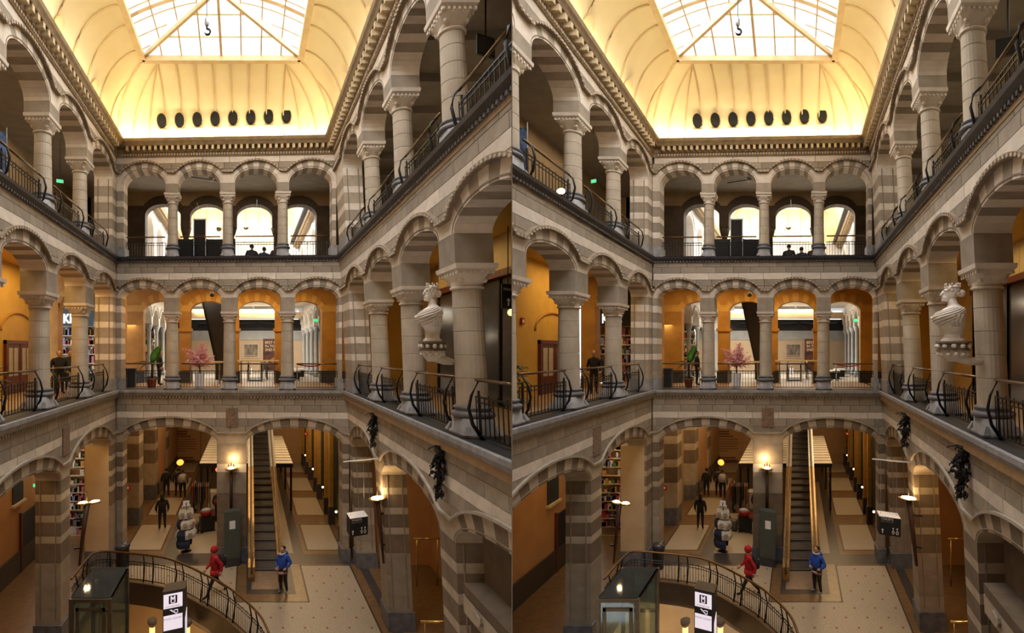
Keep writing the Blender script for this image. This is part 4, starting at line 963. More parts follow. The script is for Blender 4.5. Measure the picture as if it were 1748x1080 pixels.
def build_signs():
    # toilet sign
    c = px(620, 785, 15.4); u, Y, z = px(613, 895, 15.5)
    o = rig('toilet_sign', 'black cube sign for the toilets with white top hanging from a bar', 'sign', (u, Y, z-.35)); w_ = .27
    part(o, 'box', MB().box(-w_, w_, 0, .62, 0, .56), black); part(o, 'white_top', MB().box(-w_, w_, 0, .62, .56, .575), white_p)
    text(o, 'TOILETS', .085, white_ink, (-w_+.04, -.003, .475)); text(o, 'FIRST FLOOR', .055, mat('grey_ink', (.3, .3, .3), None, 3, .5), (-w_+.04, -.003, .405))
    part(o, 'arrow', MB().prism([(-.2, .06), (-.175, .06), (-.175, .15), (-.15, .15), (-.1875, .2), (-.225, .15), (-.2, .15)], lambda a, d, b: (a, d, b), -.004, 0), white_ink)
    mb = MB()
    for cx, tri in ((.08, 0), (.18, 1)):
        mb.prism([(cx+.022*math.cos(2*PI*i/10), .235+.024*math.sin(2*PI*i/10)) for i in range(10)], lambda a, d, b: (a, d, b), -.004, 0)
        for s in (-1, 1):
            mb.prism([(cx, .20), (cx+s*.035, .12), (cx+s*.02, .12), (cx, .17)], lambda a, d, b: (a, d, b), -.004, 0)
            mb.prism([(cx+s*.035, .12), (cx+s*(.005 if not tri else .02), .05), (cx+s*(.0 if not tri else .005), .07), (cx+s*.02, .12)], lambda a, d, b: (a, d, b), -.004, 0)
    part(o, 'pictograms', mb, white_ink)
    zb = 5.52-(z-.35)
    part(o, 'hanger_bar', MB().tube([(-.42, .3, zb), (.66, .3, zb)], .022, 6), white_p, True)
    for s in (-1, 1): part(o, 'wire', MB().tube([(s*.2, .3, .57), (s*.2, .3, zb)], .005, 4), steel)
    # totem
    u, Y, z = px(295.5, 1012, 14.9)
    o = rig('info_totem', 'dark square totem with two white lit panels and a logo', 'sign', (u, Y, -4.2)); zt = z+4.2; w_ = .235
    part(o, 'post', MB().box(-w_-.02, w_+.06, .005, .6, 0, zt+.05), mat('dark_brown_metal', (.05, .035, .028), (.035, .025, .02), 3, .5))
    part(o, 'cap', MB().box(-w_-.03, w_+.07, 0, .62, zt+.05, zt+.08), MATS['dark_brown_metal'])
    lit = mat('lit_white_panel', (.8, .75, .8), None, 3, .5, emit=(.95, .84, .95), es=.34)
    zp = zt-.01
    part(o, 'logo_panel', MB().box(-w_, w_, -.012, .004, zp-.42, zp), lit)
    part(o, 'logo_field', MB().box(-.105, .105, -.018, -.012, zp-.29, zp-.05), mat('dark_maroon', (.03, .008, .008), None, 3, .5))
    mb = MB(); q = lambda a, d, b: (a, d, b+zp-.17)
    mb.prism([(-.06, -.08), (-.035, -.08), (-.035, .04), (0, -.02), (.035, .04), (.035, -.08), (.06, -.08), (.06, .1), (.03, .1), (0, .04), (-.03, .1), (-.06, .1)], q, -.022, -.018); mb.prism([(-.05, -.105), (.05, -.105), (.05, -.085), (-.05, -.085)], q, -.022, -.018)
    part(o, 'logo_letter', mb, lit)
    mauve = mat('mauve_ink', (.40, .26, .30), None, 3, .6)
    text(o, 'DOWNSTAIRS', .056, mauve, (0, -.013, zp-.39), align='CENTER')
    mb = MB()
    for i in range(4): mb.box(-.08+.04*i, -.04+.04*i+.006, -.014, -.004, zp-.49-.035*i, zp-.475-.035*i); mb.box(-.045+.04*i, -.03+.04*i, -.014, -.004, zp-.52-.035*i, zp-.475-.035*i)
    mb.box(.02, .12, -.014, -.004, zp-.505, zp-.49); mb.box(.105, .12, -.014, -.004, zp-.6, zp-.49)
    part(o, 'stairs_symbol', mb, lit)
    part(o, 'black_band', MB().box(-w_, w_, -.004, .004, zp-.63, zp-.42), black)
    part(o, 'lower_panel', MB().box(-w_, w_, -.012, .004, zp-1.07, zp-.63), lit); text(o, 'FOOD COURT', .07, mauve, (0, -.013, zp-.76), align='CENTER')
    part(o, 'side_panel', MB().prism([(0.05, zp-.85), (.5, zp-.7), (.5, -1.0+zp-.5), (.05, zp-1.5)], lambda a, d, b: (w_+.06+d, a, b), 0, .01), lit)
    # exit signs
    for x, y, Y, lab in ((102, 306, 18.2, 'on the upper gallery opposite the bust'), (540, 546, 31.0, 'in the white far arcade'), (62, 826, 20.9, 'in the orange ground aisle')):
        u, _, z = px(x, y, Y); o = rig('exit_sign', 'small green lit exit sign '+lab, 'sign', (u, Y, z-.12)); k = Y/850*9
        part(o, 'panel', MB().box(-k/2, k/2, 0, .05, 0, k*.62), mat('exit_sign_case', (.25, .6, .4), None, 4, .5, emit=(.2, .7, .4), es=.25))
        part(o, 'pictogram', MB().box(-k*.36, -k*.05, -.01, 0, k*.1, k*.5).box(k*.08, k*.38, -.01, 0, k*.1, k*.5), exit_m)
        hz = {0: 17.36, 1: 12.4, 2: 6.56}[(102, 540, 62).index(x)]-(z-.12)
        part(o, 'hanger', MB().tube([(0, .025, k*.6), (0, .025, hz)], .012, 5), iron)
    # upper monitor, sign under right gallery
    u, Y, z = px(830, 77, 10.6)
    o = rig('wall_monitor', 'black monitor hanging under the dark upper gallery ceiling', 'monitor', (u, Y, z-.22), 0)
    part(o, 'screen', MB().box(-.21, .21, 0, .06, 0, .42), black); part(o, 'glass_face', MB().box(-.19, .19, -.005, 0, .03, .39), smoke_glass); part(o, 'hanger', MB().tube([(0, .03, .4), (0, .03, 17.3-(z-.22))], .02, 5), iron)
    u, Y, z = px(868, 505, 13.6)
    o = rig('hanging_sign', 'black direction sign with an arrow hanging in the gallery behind the bust', 'sign', (u, Y, z-.35), 0)
    part(o, 'panel', MB().box(-.2, .5, 0, .06, 0, .68), black); text(o, 'TOILETS', .09, white_ink, (-.16, -.003, .5))
    part(o, 'arrow', MB().prism([(-.02, .08), (.02, .08), (.02, .22), (.06, .22), (0, .3), (-.06, .22), (-.02, .22)], lambda a, d, b: (a, d, b), -.004, 0), white_ink); part(o, 'hanger', MB().tube([(0, .03, .66), (0, .03, 12.4-(z-.35))], .015, 5), iron)
    # banner stand on the upper gallery opposite the bust
    u, Y, z = px(-2, 330, 12.4)
    o = rig('banner_stand', 'black and blue printed banner stand behind the upper railing', 'banner', (u-.25, Y, 13.03), .3)
    part(o, 'print', MB().box(-.3, .3, 0, .03, .05, 1.5), mat('blue_black_print', (.12, .2, .4), (.01, .012, .02), 5, .4)); part(o, 'side_pole', MB().tube([(.31, .01, 0), (.31, .01, 1.62)], .014, 6), steel); part(o, 'foot', MB().box(-.32, .32, -.1, .14, 0, .05), steel)
    # red call point plates
    for x, y, Y, lab in ((218, 832, 22.75, 'on the corner pier of the passage'), (522, 740, 36, 'on the passage gold wall'), (14, 548, 17.8, 'on the ochre gallery wall')):
        u, _, z = px(x, y, Y)
        if x == 14: u = -9.28
        o = rig('fire_sign', 'small red fire alarm sign '+lab, 'sign', (u, Y, z), 0 if x != 14 else PI/2); part(o, 'plate', MB().box(-.11, .11, -.05, 0, -.12, .12), red_p); part(o, 'symbol', MB().box(-.05, .05, -.055, -.05, -.05, .06), white_ink)

def build_escalator():
    ua, ub, m = .16, 1.24, .43; y0 = 20.35; n = 32
    o = root('escalator', (.7, 21, 0)); tag(o, 'escalator with dark steps and gold side panels rising through the arch', 'escalator')
    dk = mat('dark_step_metal', (.075, .07, .065), (.05, .046, .043), 12, .45, metal=.4); nose = mat('step_edge_metal', (.20, .2, .2), (.15, .15, .15), 10, .4, metal=.5)
    for i in range(n):
        y = y0+.5*i; z = max(.03, m*(y-y0)+.05)
        arch('step', MB().box(ua+.1, ub-.1, y, y+.52, z-.22 if i else -.0, z), dk, o)
        arch('step_edge', MB().box(ua+.1, ub-.1, y-.012, y+.05, z-.012, z+.004), nose, o)
    gold = mat('gold_skirt_panel', (.50, .31, .12), (.34, .2, .075), 3, .25, metal=.5)
    blu = mat('satin_blue_steel', (.72, .75, .80), (.6, .62, .68), 2, .3, metal=.3)
    ye = y0+.5*n
    for u0, u1 in ((ua-.17, ua+.09), (ub-.09, ub+.17)):
        zf = lambda y: max(0, m*(y-y0))
        prof = [(y0-1.1, .0), (y0-1.1, .55), (y0-.9, .82), (y0-.2, .86)]
        ysplit = 25.5
        for nm, a, b, mm in (('lower_balustrade', y0-.2, ysplit, gold), ('upper_balustrade', ysplit, ye, blu)):
            pts = [(a, zf(a)-.1), (b, zf(b)-.1), (b, zf(b)+.86), (a, zf(a)+.86)]
            if nm.startswith('low'): pts = [(y0-1.0, 0), (y0-.2, 0), (b, zf(b)-.1), (b, zf(b)+.86), (y0-.2, .86), (y0-.8, .84), (y0-1.05, .6), (y0-1.05, .2)]
            arch(nm, MB().prism(pts, lambda s, d, z: (d, s, z), u0, u1), mm, o)
        c = (u0+u1)/2
        arch('handrail', MB().tube([(c, y0-1.05, .35), (c, y0-1.08, .6), (c, y0-.85, .9), (c, y0-.2, .93), (c, y0+.6, m*.6+.93), (c, ye, zf(ye)+.93)], .042, 6), mat('brown_rubber_handrail', (.14, .085, .04), (.1, .06, .03), 4, .4), o, True)
    arch('truss', MB().prism([(y0, -.0), (ye, m*(ye-y0)-.7), (ye, m*(ye-y0)-.12), (y0, -.0)][:3], lambda s, d, z: (d, s, z), ua, ub), mat('brown_truss_cladding', (.06, .045, .035), (.04, .03, .025), 3, .5), o)
    # upper escalator landing on the first floor, and the dark flight above it
    o = root('escalator_landing', (.3, 28, 7.3)); tag(o, 'escalator head with chrome balustrades on the first-floor landing', 'escalator')
    for u in (.0, .75):
        arch('balustrade', MB().prism([(27.6, 7.3), (30.5, 7.3), (30.5, 8.3), (27.9, 8.3), (27.6, 8.0)], lambda s, d, z: (d, s, z), u-.05, u+.05), steel, o)
        arch('handrail', MB().tube([(u, 27.6, 7.9), (u, 27.7, 8.25), (u, 28.0, 8.36), (u, 30.5, 8.36)], .045, 6), black, o, True)
    arch('step_deck', MB().box(.05, .7, 27.7, 30.5, 7.3, 7.36), MATS['dark_step_metal'], o)
    arch('well_guard', MB().prism([(29, 7.3), (33, 7.3), (33, 8.25), (29, 8.25)], lambda s, d, z: (d, s, z), 1.1, 1.14), smoke_glass, o)
    arch('guard_rail', MB().tube([(1.12, 29, 8.3), (1.12, 33, 8.3)], .04, 6), steel, o, True)
    # dark flight hanging behind the second column: underside slab leaning down to the right
    o = root('dark_escalator', (-1.9, 29, 7.3)); tag(o, 'dark slanting escalator underside behind the pink blossom tree', 'escalator')
    dkb = mat('black_brown_cladding', (.035, .028, .022), (.024, .019, .015), 2, .6)
    Y = 29.0
    a, b, c, d = [px(*q, Y) for q in ((344, 510), (386, 510), (390, 622), (369, 622))]
    mb = MB(); mb.loft([[(p[0], Y, p[2]) for p in (a, b, c, d)], [(p[0]+.15, Y+2.4, p[2]) for p in (a, b, c, d)]])
    arch('underside', mb, dkb, o); arch('edge_trim', MB().bar((a[0], Y-.02, a[2]), (d[0], Y-.02, d[2]), .06), iron, o)
    arch('foot_beam', MB().box(d[0]-.05, c[0], Y, Y+2.4, 7.3, d[2]+.02), dkb, o)
    # lit counter strips behind the railings
    for x0, x1, y, lab in ((318, 381, 617, 'behind the pink blossom tree'), (405, 476, 615, 'in front of the food poster')):
        p, q = px(x0, y, 25.2), px(x1, y, 25.2); o = root('counter_table', ((p[0]+q[0])/2, 25.2, 7.3)); tag(o, 'long counter with a bright reflecting top '+lab, 'table', 'counters behind the railings')
        arch('top', MB().box(p[0], q[0], 25.0, 25.6, p[2]-.05, p[2]+.02), mat('glossy_cream_top', (.85, .72, .5), (.8, .66, .44), 2, .15), o)
        for uu in (p[0]+.2, q[0]-.2): arch('leg', MB().box(uu-.04, uu+.04, 25.25, 25.35, 7.3, p[2]-.05), steel, o)

def build_well():
    # curved bronze railing round the basement well
    o = root('curved_railing', (-2.5, 17.5, 0)); tag(o, 'curved bronze and iron railing round the basement well', 'railing')
    pts = [(-6.15, 17.3), (-6.15, 18.2), (-6.12, 19.2), (-6.0, 19.6)]+[(u+.03, y+.12) for u, y in OPEN[:12]]
    fine = []
    for i in range(len(pts)-1):
        p0, p1, p2, p3 = [Vector(pts[max(0, min(len(pts)-1, i+k))]) for k in (-1, 0, 1, 2)]
        for j in range(8):
            t = j/8; fine.append(0.5*((2*p1)+(p2-p0)*t+(2*p0-5*p1+4*p2-p3)*t*t+(3*p1-p0-3*p2+p3)*t**3))
    fine.append(Vector(pts[-1]))
    arch('handrail', MB().tube([(p.x, p.y, 1.06) for p in fine], .04, 7), bronze, o, True)
    for z, r in ((.74, .018), (.64, .014), (.06, .018)): arch('rail', MB().tube([(p.x, p.y, z) for p in fine], r, 4), iron, o)
    # resample
    acc = 0; last = fine[0]; mb = MB(); k = 0; dist = 0
    for a, b in zip(fine, fine[1:]):
        L = (b-a).length; t = 0
        while dist+(L-t) >= .13:
            t += .13-dist; dist = 0; p = a+(b-a)*(t/L); mb.bar((p.x, p.y, .05), (p.x, p.y, .76+.04*(k % 2)), .016); k += 1
            if k % 11 == 0 or k % 11 == 3:
                tn = (b-a).normalized(); nr = Vector((tn.y, -tn.x)); nr = nr if nr.y < 0 else -nr
                q = [(0, 0), (-.06, .3), (-.10, .6), (-.05, .85), (0, 1.05)]
                arch('bracket', MB().tube([(p.x+nr.x*d, p.y+nr.y*d, z) for d, z in q], [.035, .03, .028, .024, .02], 6), iron, o, True)
        dist += L-t
    arch('pickets', mb, iron, o, kind='stuff')
    # glass lift
    o = root('glass_lift', (-4.15, 14, -4.2)); tag(o, 'glass lift shaft with a bronze frame beside the well', 'lift'); u0, u1, y0, y1, z0, z1 = -4.66, -3.64, 13.1, 14.95, -4.2, 2.48
    fm = mat('lift_bronze_frame', (.20, .15, .09), (.14, .1, .06), 3, .35, metal=.5)
    for u in (u0, u1):
        for y in (y0, y1): arch('corner_post', MB().box(u-.05, u+.05, y-.05, y+.05, z0, z1), fm, o)
    for p, q in (((u0, y0), (u1, y0)), ((u0, y1), (u1, y1)), ((u0, y0), (u0, y1)), ((u1, y0), (u1, y1))):
        for z in (z1-.05, 1.2 if p[1] == q[1] else z1-.05): arch('frame_rail', MB().bar((*p, z), (*q, z), .08, .09), fm, o)
    for nm, b in (('roof_glass', (u0, u1, y0, y1, z1, z1+.02)), ('front_glass', (u0, u1, y0, y0+.015, z0, z1)), ('side_glass', (u1-.015, u1, y0, y1, z0, z1)), ('side_glass', (u0, u0+.015, y0, y1, z0, z1)), ('back_glass', (u0, u1, y1-.015, y1, z0, z1))):
        arch(nm, MB().box(*b), smoke_glass if nm == 'roof_glass' else clear_glass, o)
    arch('door_frame', MB().box(u0+.12, u0+.2, y0-.03, y0, z0, z1-.25).box(u1-.2, u1-.12, y0-.03, y0, z0, z1-.25).box(u0+.12, u1-.12, y0-.03, y0, z1-.33, z1-.25), fm, o)
    for z in (-1.0, 1.5): arch('cable_pipe', MB().tube([(u0+.3, y1-.2, -4.2), (u0+.3+.05*z, y1-.2, z1)], .025, 5), steel, o)
    # basement beams with lit slots
    for i, x in enumerate((198, 232, 262)):
        o = root('basement_column', (-3.4+i*.62, 17.6, -4.2)); tag(o, 'slim pale lit column in the basement, %s from the lift' % ordinal(i), 'column', 'basement columns'); c = (-3.4+i*.62, 17.6)
        arch('shaft', MB().lathe([(.1, -4.1), (.1, -.7)], c, 10), cream, o, True); arch('base', MB().lathe([(.16, -4.2), (.16, -4.1), (.1, -4.05)], c, 10), umber, o, True); arch('cap', MB().lathe([(.1, -.75), (.17, -.62), (.17, -.5)], c, 10), umber, o, True)

def build_aisles():
    # first-floor door opposite the bust, shop beyond, right-hand shopfront
    uo = -9.3
    d = root('door_1', (uo, 20.1, 7.3), 'structure'); y0, y1, z1 = 18.9, 21.35, 9.4
    arch('door_frame', MB().box(uo, uo+.12, y0, y0+.12, 7.3, z1).box(uo, uo+.12, y1-.12, y1, 7.3, z1).box(uo, uo+.12, y0, y1, z1-.14, z1), wood_r, d)
    ym = (y0+y1)/2
    for a, b in ((y0+.12, ym-.03), (ym+.03, y1-.12)):
        l = arch('door_leaf', MB().box(uo, uo+.07, a, b, 7.3, z1-.14), wood_r, d)
        for p, q in ((a+.16, (a+b)/2-.05), ((a+b)/2+.05, b-.16)): arch('pane', MB().box(uo+.07, uo+.078, p, q, 8.0, z1-.3), mat('pale_door_glass', (.55, .5, .4), (.45, .42, .35), 3, .2), l)
    # relieving arch over the door, moulded on the wall
    N = 14; yc = ym
    mb = MB().tube([(uo+.02, yc+1.45*math.cos(PI*i/N), 9.75+.75*math.sin(PI*i/N)) for i in range(N+1)], .05, 5); arch('relieving_arch', mb, ochre_d, d, True)
    # ochre pier and arch of the shop entrance, shop shelves
    p = slabs('wall_left_shop', [(-9.4, -8.75, 22.9, 23.5), (-6.4, -5.75, 23.0, 23.6)], 7.3, 11.2, ochre_d)
    fs = lambda s, dd, z: (s, 23.0+dd, z)
    arcade('wall_left_shop_arch', fs, [-7.55], 11.0, 1.15, .9, 1.4, 1.15, .1, .5, -9.4, -5.75, 12.4, [], 7, (ochre_l, ochre_d), hood=None, blocks=False, flush=True)
    # shop sign
    o = root('shop_sign', (-9.4, 26.6, 10.4)); tag(o, 'white lit lettering on a black shop fascia behind the gallery', 'sign')
    a, b = px(108, 553, 26.5), px(150, 525, 26.5)
    arch('fascia', MB().box(a[0]-.4, b[0]+.3, 26.5, 26.6, a[2]-.1, 12.4), black, o)
    t = text(o, 'Klass', .62, mat('lit_white_letters', (.9, .95, .95), None, 3, .5, emit=(.85, 1, .95), es=1.6), H.P(a[0], 26.46, a[2]+.05)-WL[o.name], ext=.02)
    t.scale = (.85, 1.15, 1)
    goods = [mat('goods_%d' % i, c, tuple(x*.5 for x in c), 14, .5) for i, c in enumerate(((.55, .05, .04), (.7, .5, .25), (.75, .7, .62), (.12, .1, .1), (.1, .22, .08), (.6, .3, .08), (.5, .12, .15), (.2, .2, .35)))]
    def shelf(lab, u0, u1, y, z0, z1, rows, seed, lamp=True):
        o = root('shop_shelf', ((u0+u1)/2, y, z0)); tag(o, lab, 'shelf'); rnd = random.Random(seed)
        wd = mat('shelf_board', (.5, .36, .22), (.4, .28, .16), 3, .5)
        arch('back_panel', MB().box(u0, u1, y+.35, y+.4, z0, z1), mat('shelf_back', (.55, .42, .28), (.45, .33, .2), 2, .6), o)
        for k in range(rows+1):
            z = z0+(z1-z0)*k/rows; arch('board', MB().box(u0, u1, y, y+.36, z-.02, z+.02), wd, o)
        for gi, g in enumerate(goods):
            mb = MB()
            for k in range(rows):
                z = z0+(z1-z0)*k/rows+.02; u = u0+.03
                while u < u1-.1:
                    w_ = rnd.uniform(.06, .2); h_ = rnd.uniform(.35, .85)*(z1-z0)/rows
                    if rnd.randrange(len(goods)) == gi: mb.box(u, min(u+w_, u1), y+.03, y+.3, z, z+h_)
                    u += w_*1.1
            if mb.v: arch('goods', mb, g, o, kind='stuff')
        if lamp: al = sun_area('shelf_lamp', H.P((u0+u1)/2, y-.8, z1+.1), u1-u0, .3, 30, (1, .85, .6), (-.5, 0, 0))
    shelf('shelves of colourful goods below the lit shop lettering', -10.6, -6.0, 26.9, 7.3, 10.3, 6, 3)
    shelf('tall lit shelf wall of bright packages behind the ground arch', -9.2, -7.5, 24.2, 0.0, 5.4, 13, 8)
    shelf('lit back shelves of the shop beside the far arcade', -7.6, -6.1, 33, 7.3, 10.2, 7, 12)
    # aisle openings
    d = root('door_2', (uo, 21.0, 0), 'structure'); arch('door_leaf', MB().box(uo-.02, uo+.06, 20.3, 21.7, 0, 2.3), black, d); arch('door_frame', MB().box(uo, uo+.1, 20.2, 20.3, 0, 2.4).box(uo, uo+.1, 21.7, 21.8, 0, 2.4), wood_r, d)
    wd = root('window_1', (uo, 19.9, 3), 'structure'); arch('pane', MB().box(uo, uo+.04, 19.6, 20.5, 2.9, 4.2), dark_v, wd); arch('window_sill', MB().box(uo, uo+.14, 19.5, 20.6, 2.8, 2.9), cream, wd)
    # brass rails in the right aisle
    for (x0, y0_, x1, Y, lab) in ((706, 919, 752, 19.0, 'at the far end of the aisle behind the torchere pier'), (718, 1061, 790, 14.5, 'across the aisle floor edge behind the torchere pier')):
        p, q = px(x0, y0_, Y), px(x1, y0_, Y); o = root('brass_rail', ((p[0]+q[0])/2, Y, 0)); tag(o, 'polished brass rail '+lab, 'rail', 'brass rails of the aisle')
        arch('rail', MB().tube([p, q], .04, 7), brass, o, True)
        for uu in (p[0]+.12, q[0]-.12): arch('post', MB().tube([(uu, Y, 0), (uu, Y, p[2])], .03, 6), brass, o, True)
    # blind infill of the nearest ground arch on the bust side, with sill and scroll capital
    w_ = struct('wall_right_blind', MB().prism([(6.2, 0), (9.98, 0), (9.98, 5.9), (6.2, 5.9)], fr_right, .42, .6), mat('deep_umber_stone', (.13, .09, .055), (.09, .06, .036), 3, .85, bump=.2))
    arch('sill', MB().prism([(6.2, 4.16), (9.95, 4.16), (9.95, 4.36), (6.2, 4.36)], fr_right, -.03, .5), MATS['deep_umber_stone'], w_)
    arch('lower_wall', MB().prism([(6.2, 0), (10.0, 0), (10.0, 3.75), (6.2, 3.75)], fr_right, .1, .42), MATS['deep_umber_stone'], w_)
    mb = MB()
    for i in range(3): mb.prism([(9.3+.22*math.cos(t*.6)*(1-t*.04)+i*0, 3.98+.16*math.sin(t*.6)*(1-t*.04)) for t in range(11)], fr_right, -.1+.02*i, .3)
    mb.prism([(6.2, 3.75), (10.0, 3.75), (10.0, 4.12), (6.2, 4.12)], fr_right, -.02, .42)
    arch('scroll_capital', mb, pale2, w_)
    slabs('wall_right_gallery_end', [(4.95, 7.9, 24.0, 24.3)], 7.3, 12.4, ochre)
    slabs('wall_left_gallery_end', [(-9.6, -6.2, 27.2, 27.5)], 13.03, 17.4, cream); slabs('wall_right_gallery_end_second', [(4.6, 7.9, 27.2, 27.5)], 13.03, 17.4, brownwall)
    # right first-floor shopfront
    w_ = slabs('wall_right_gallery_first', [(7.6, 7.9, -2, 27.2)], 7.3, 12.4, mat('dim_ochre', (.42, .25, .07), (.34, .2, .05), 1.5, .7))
    pan = mat('pale_yellow_panel', (.62, .48, .22), (.54, .41, .18), 1.5, .5)
    for i in range(7): arch('fascia_panel', MB().box(7.42, 7.6, 10.0+i*1.35, 11.32+i*1.35, 11.35, 12.38), pan, w_)
    arch('fascia_rail', MB().box(7.3, 7.6, 9.9, 19.5, 11.15, 11.35), wood_r, w_)
    blue_gl = mat('grey_blue_shop_glass', (.06, .065, .075), (.045, .048, .055), 2, .15)
    for i in range(6): arch('shop_glass', MB().box(7.5, 7.56, 10.0+i*1.6, 11.5+i*1.6, 7.4, 11.1), blue_gl, w_)
    for i in range(7): arch('mullion', MB().box(7.44, 7.6, 9.95+i*1.6, 10.02+i*1.6, 7.3, 11.15), iron, w_)
    o = root('globe_lamp', (7.1, 13.9, 9.8)); tag(o, 'small glowing yellow globe lamp on the dark shopfront', 'lamp'); u, Y, z = px(873, 533, 13.4)
    arch('globe', MB().ball((u, Y, z), .1), mat('yellow_globe', (.9, .8, .4), None, 3, .4, emit=(.9, .75, .3), es=.8), o, True); arch('stem', MB().tube([(u, Y, z+.08), (u, Y, 11.2)], .012, 5), iron, o)
# ------------------------------------------------------------------ people, plants, stall
skin_t = mat('skin_tone', (.52, .30, .2), (.45, .25, .16), 6, .55)
SKC = {}
def skinned(key, verts, edges, rad, sub=2):
    if key in SKC: return SKC[key]
    me = bpy.data.meshes.new(key); me.from_pydata(verts, edges, []); ob = bpy.data.objects.new(key, me); col.objects.link(ob)
    ob.modifiers.new('s', 'SKIN'); ob.modifiers['s'].use_smooth_shade = True
    me.skin_vertices.update() if False else None
    for i, r in enumerate(rad): me.skin_vertices[0].data[i].radius = r if isinstance(r, (tuple, list)) else (r, r)
    me.skin_vertices[0].data[0].use_root = True
    sb = ob.modifiers.new('u', 'SUBSURF'); sb.levels = sub; sb.render_levels = sub
    dg = bpy.context.evaluated_depsgraph_get(); out = bpy.data.meshes.new_from_object(ob.evaluated_get(dg)); bpy.data.objects.remove(ob)
    SKC[key] = out
    return out
POSES = {   # joints facing -y: hip, chest, neck, head ; legs (knee, ankle, toe) ; arms (elbow, wrist, hand)
 'stand': dict(l=((.10, -.01, .48), (.11, .03, .08), (.12, -.13, .03)), r=((-.10, -.01, .48), (-.11, .02, .08), (-.13, -.13, .03)), la=((.25, .04, 1.10), (.24, -.08, .88), (.22, -.12, .80)), ra=((-.25, .04, 1.10), (-.24, -.08, .88), (-.22, -.12, .80)), lean=0),
 'walk': dict(l=((.09, -.16, .50), (.09, -.30, .10), (.09, -.45, .05)), r=((-.09, .08, .47), (-.09, .36, .16), (-.09, .30, .04)), la=((.25, .12, 1.10), (.25, .10, .87), (.24, .07, .79)), ra=((-.25, -.06, 1.10), (-.22, -.24, .93), (-.2, -.30, .87)), lean=-.05),
 'pocket': dict(l=((.12, -.02, .48), (.15, .02, .08), (.18, -.12, .03)), r=((-.10, -.01, .48), (-.10, .02, .08), (-.12, -.14, .03)), la=((.29, .06, 1.10), (.2, -.10, .95), (.14, -.13, .9)), ra=((-.29, .06, 1.10), (-.2, -.10, .95), (-.14, -.13, .9)), lean=0),
 'sit': dict(l=((.27, -.34, .17), (.02, -.34, .07), (-.10, -.36, .05)), r=((-.27, -.34, .17), (-.02, -.40, .09), (.10, -.42, .06)), la=((.25, -.08, .33), (.17, -.30, .22), (.13, -.36, .19)), ra=((-.25, -.08, .33), (-.17, -.30, .22), (-.13, -.36, .19)), lean=-.1),
 'oldsit': dict(l=((.14, -.42, .46), (.14, -.40, .08), (.14, -.54, .03)), r=((-.14, -.42, .46), (-.14, -.40, .08), (-.14, -.54, .03)), la=((.27, -.06, .72), (.2, -.30, .56), (.16, -.36, .54)), ra=((-.27, -.06, .72), (-.2, -.30, .56), (-.16, -.36, .54)), lean=-.06),
}
def pose_graph(p, grow=0.0):
    P = POSES[p]; ln = P['lean']; dz = -.82 if p == 'sit' else 0.0
    V = [(0, 0, .95+dz), (0, ln*.3, 1.10+dz), (0, ln*.7, 1.30+dz), (0, ln, 1.43+dz), (0, ln*1.1, 1.50+dz)]
    R = [(.15, .115), (.145, .105), (.165, .115), (.09, .085), (.05, .052)]
    E = [(0, 1), (1, 2), (2, 3), (3, 4)]
    for sd, s in (('l', 1), ('r', -1)):
        k, a, t = P[sd]; b = len(V)
        V += [(s*.09, 0, .86+dz if p != 'sit' else .14), k, a, t]; R += [(.095, .1), (.062, .066), (.042, .046), (.038, .03)]; E += [(0, b), (b, b+1), (b+1, b+2), (b+2, b+3)]
    for sd, s in (('la', 1), ('ra', -1)):
        e, w_, h = P[sd]; b = len(V)
        V += [(s*.185, ln*.8, 1.385+dz), e, w_]; R += [(.062, .062), (.045, .045), (.032, .03)]; E += [(2, b), (b, b+1), (b+1, b+2)]
    return V, E, R
def hand_mesh(mb, w_, h, s):
    w_ = Vector(w_); h = Vector(h); d = (h-w_).normalized(); side = Vector((0, 1, 0)).cross(d).normalized() if abs(d.y) < .9 else Vector((1, 0, 0)); nr = d.cross(side)
    mb.tube([w_-d*.01, w_+d*.04, w_+d*.085], [.03, .042, .036], 6)
    for i, (o_, L) in enumerate(((-.03, .06), (-.01, .075), (.01, .07), (.03, .055))):
        a = w_+d*.08+nr*o_; mb.tube([a, a+d*L*.6+side*.006, a+d*L+side*.022*s], [.0095, .009, .006], 5)
    a = w_+d*.03-nr*.035; mb.tube([a, a+d*.03-nr*.03, a+d*.06-nr*.03], [.012, .011, .007], 5)
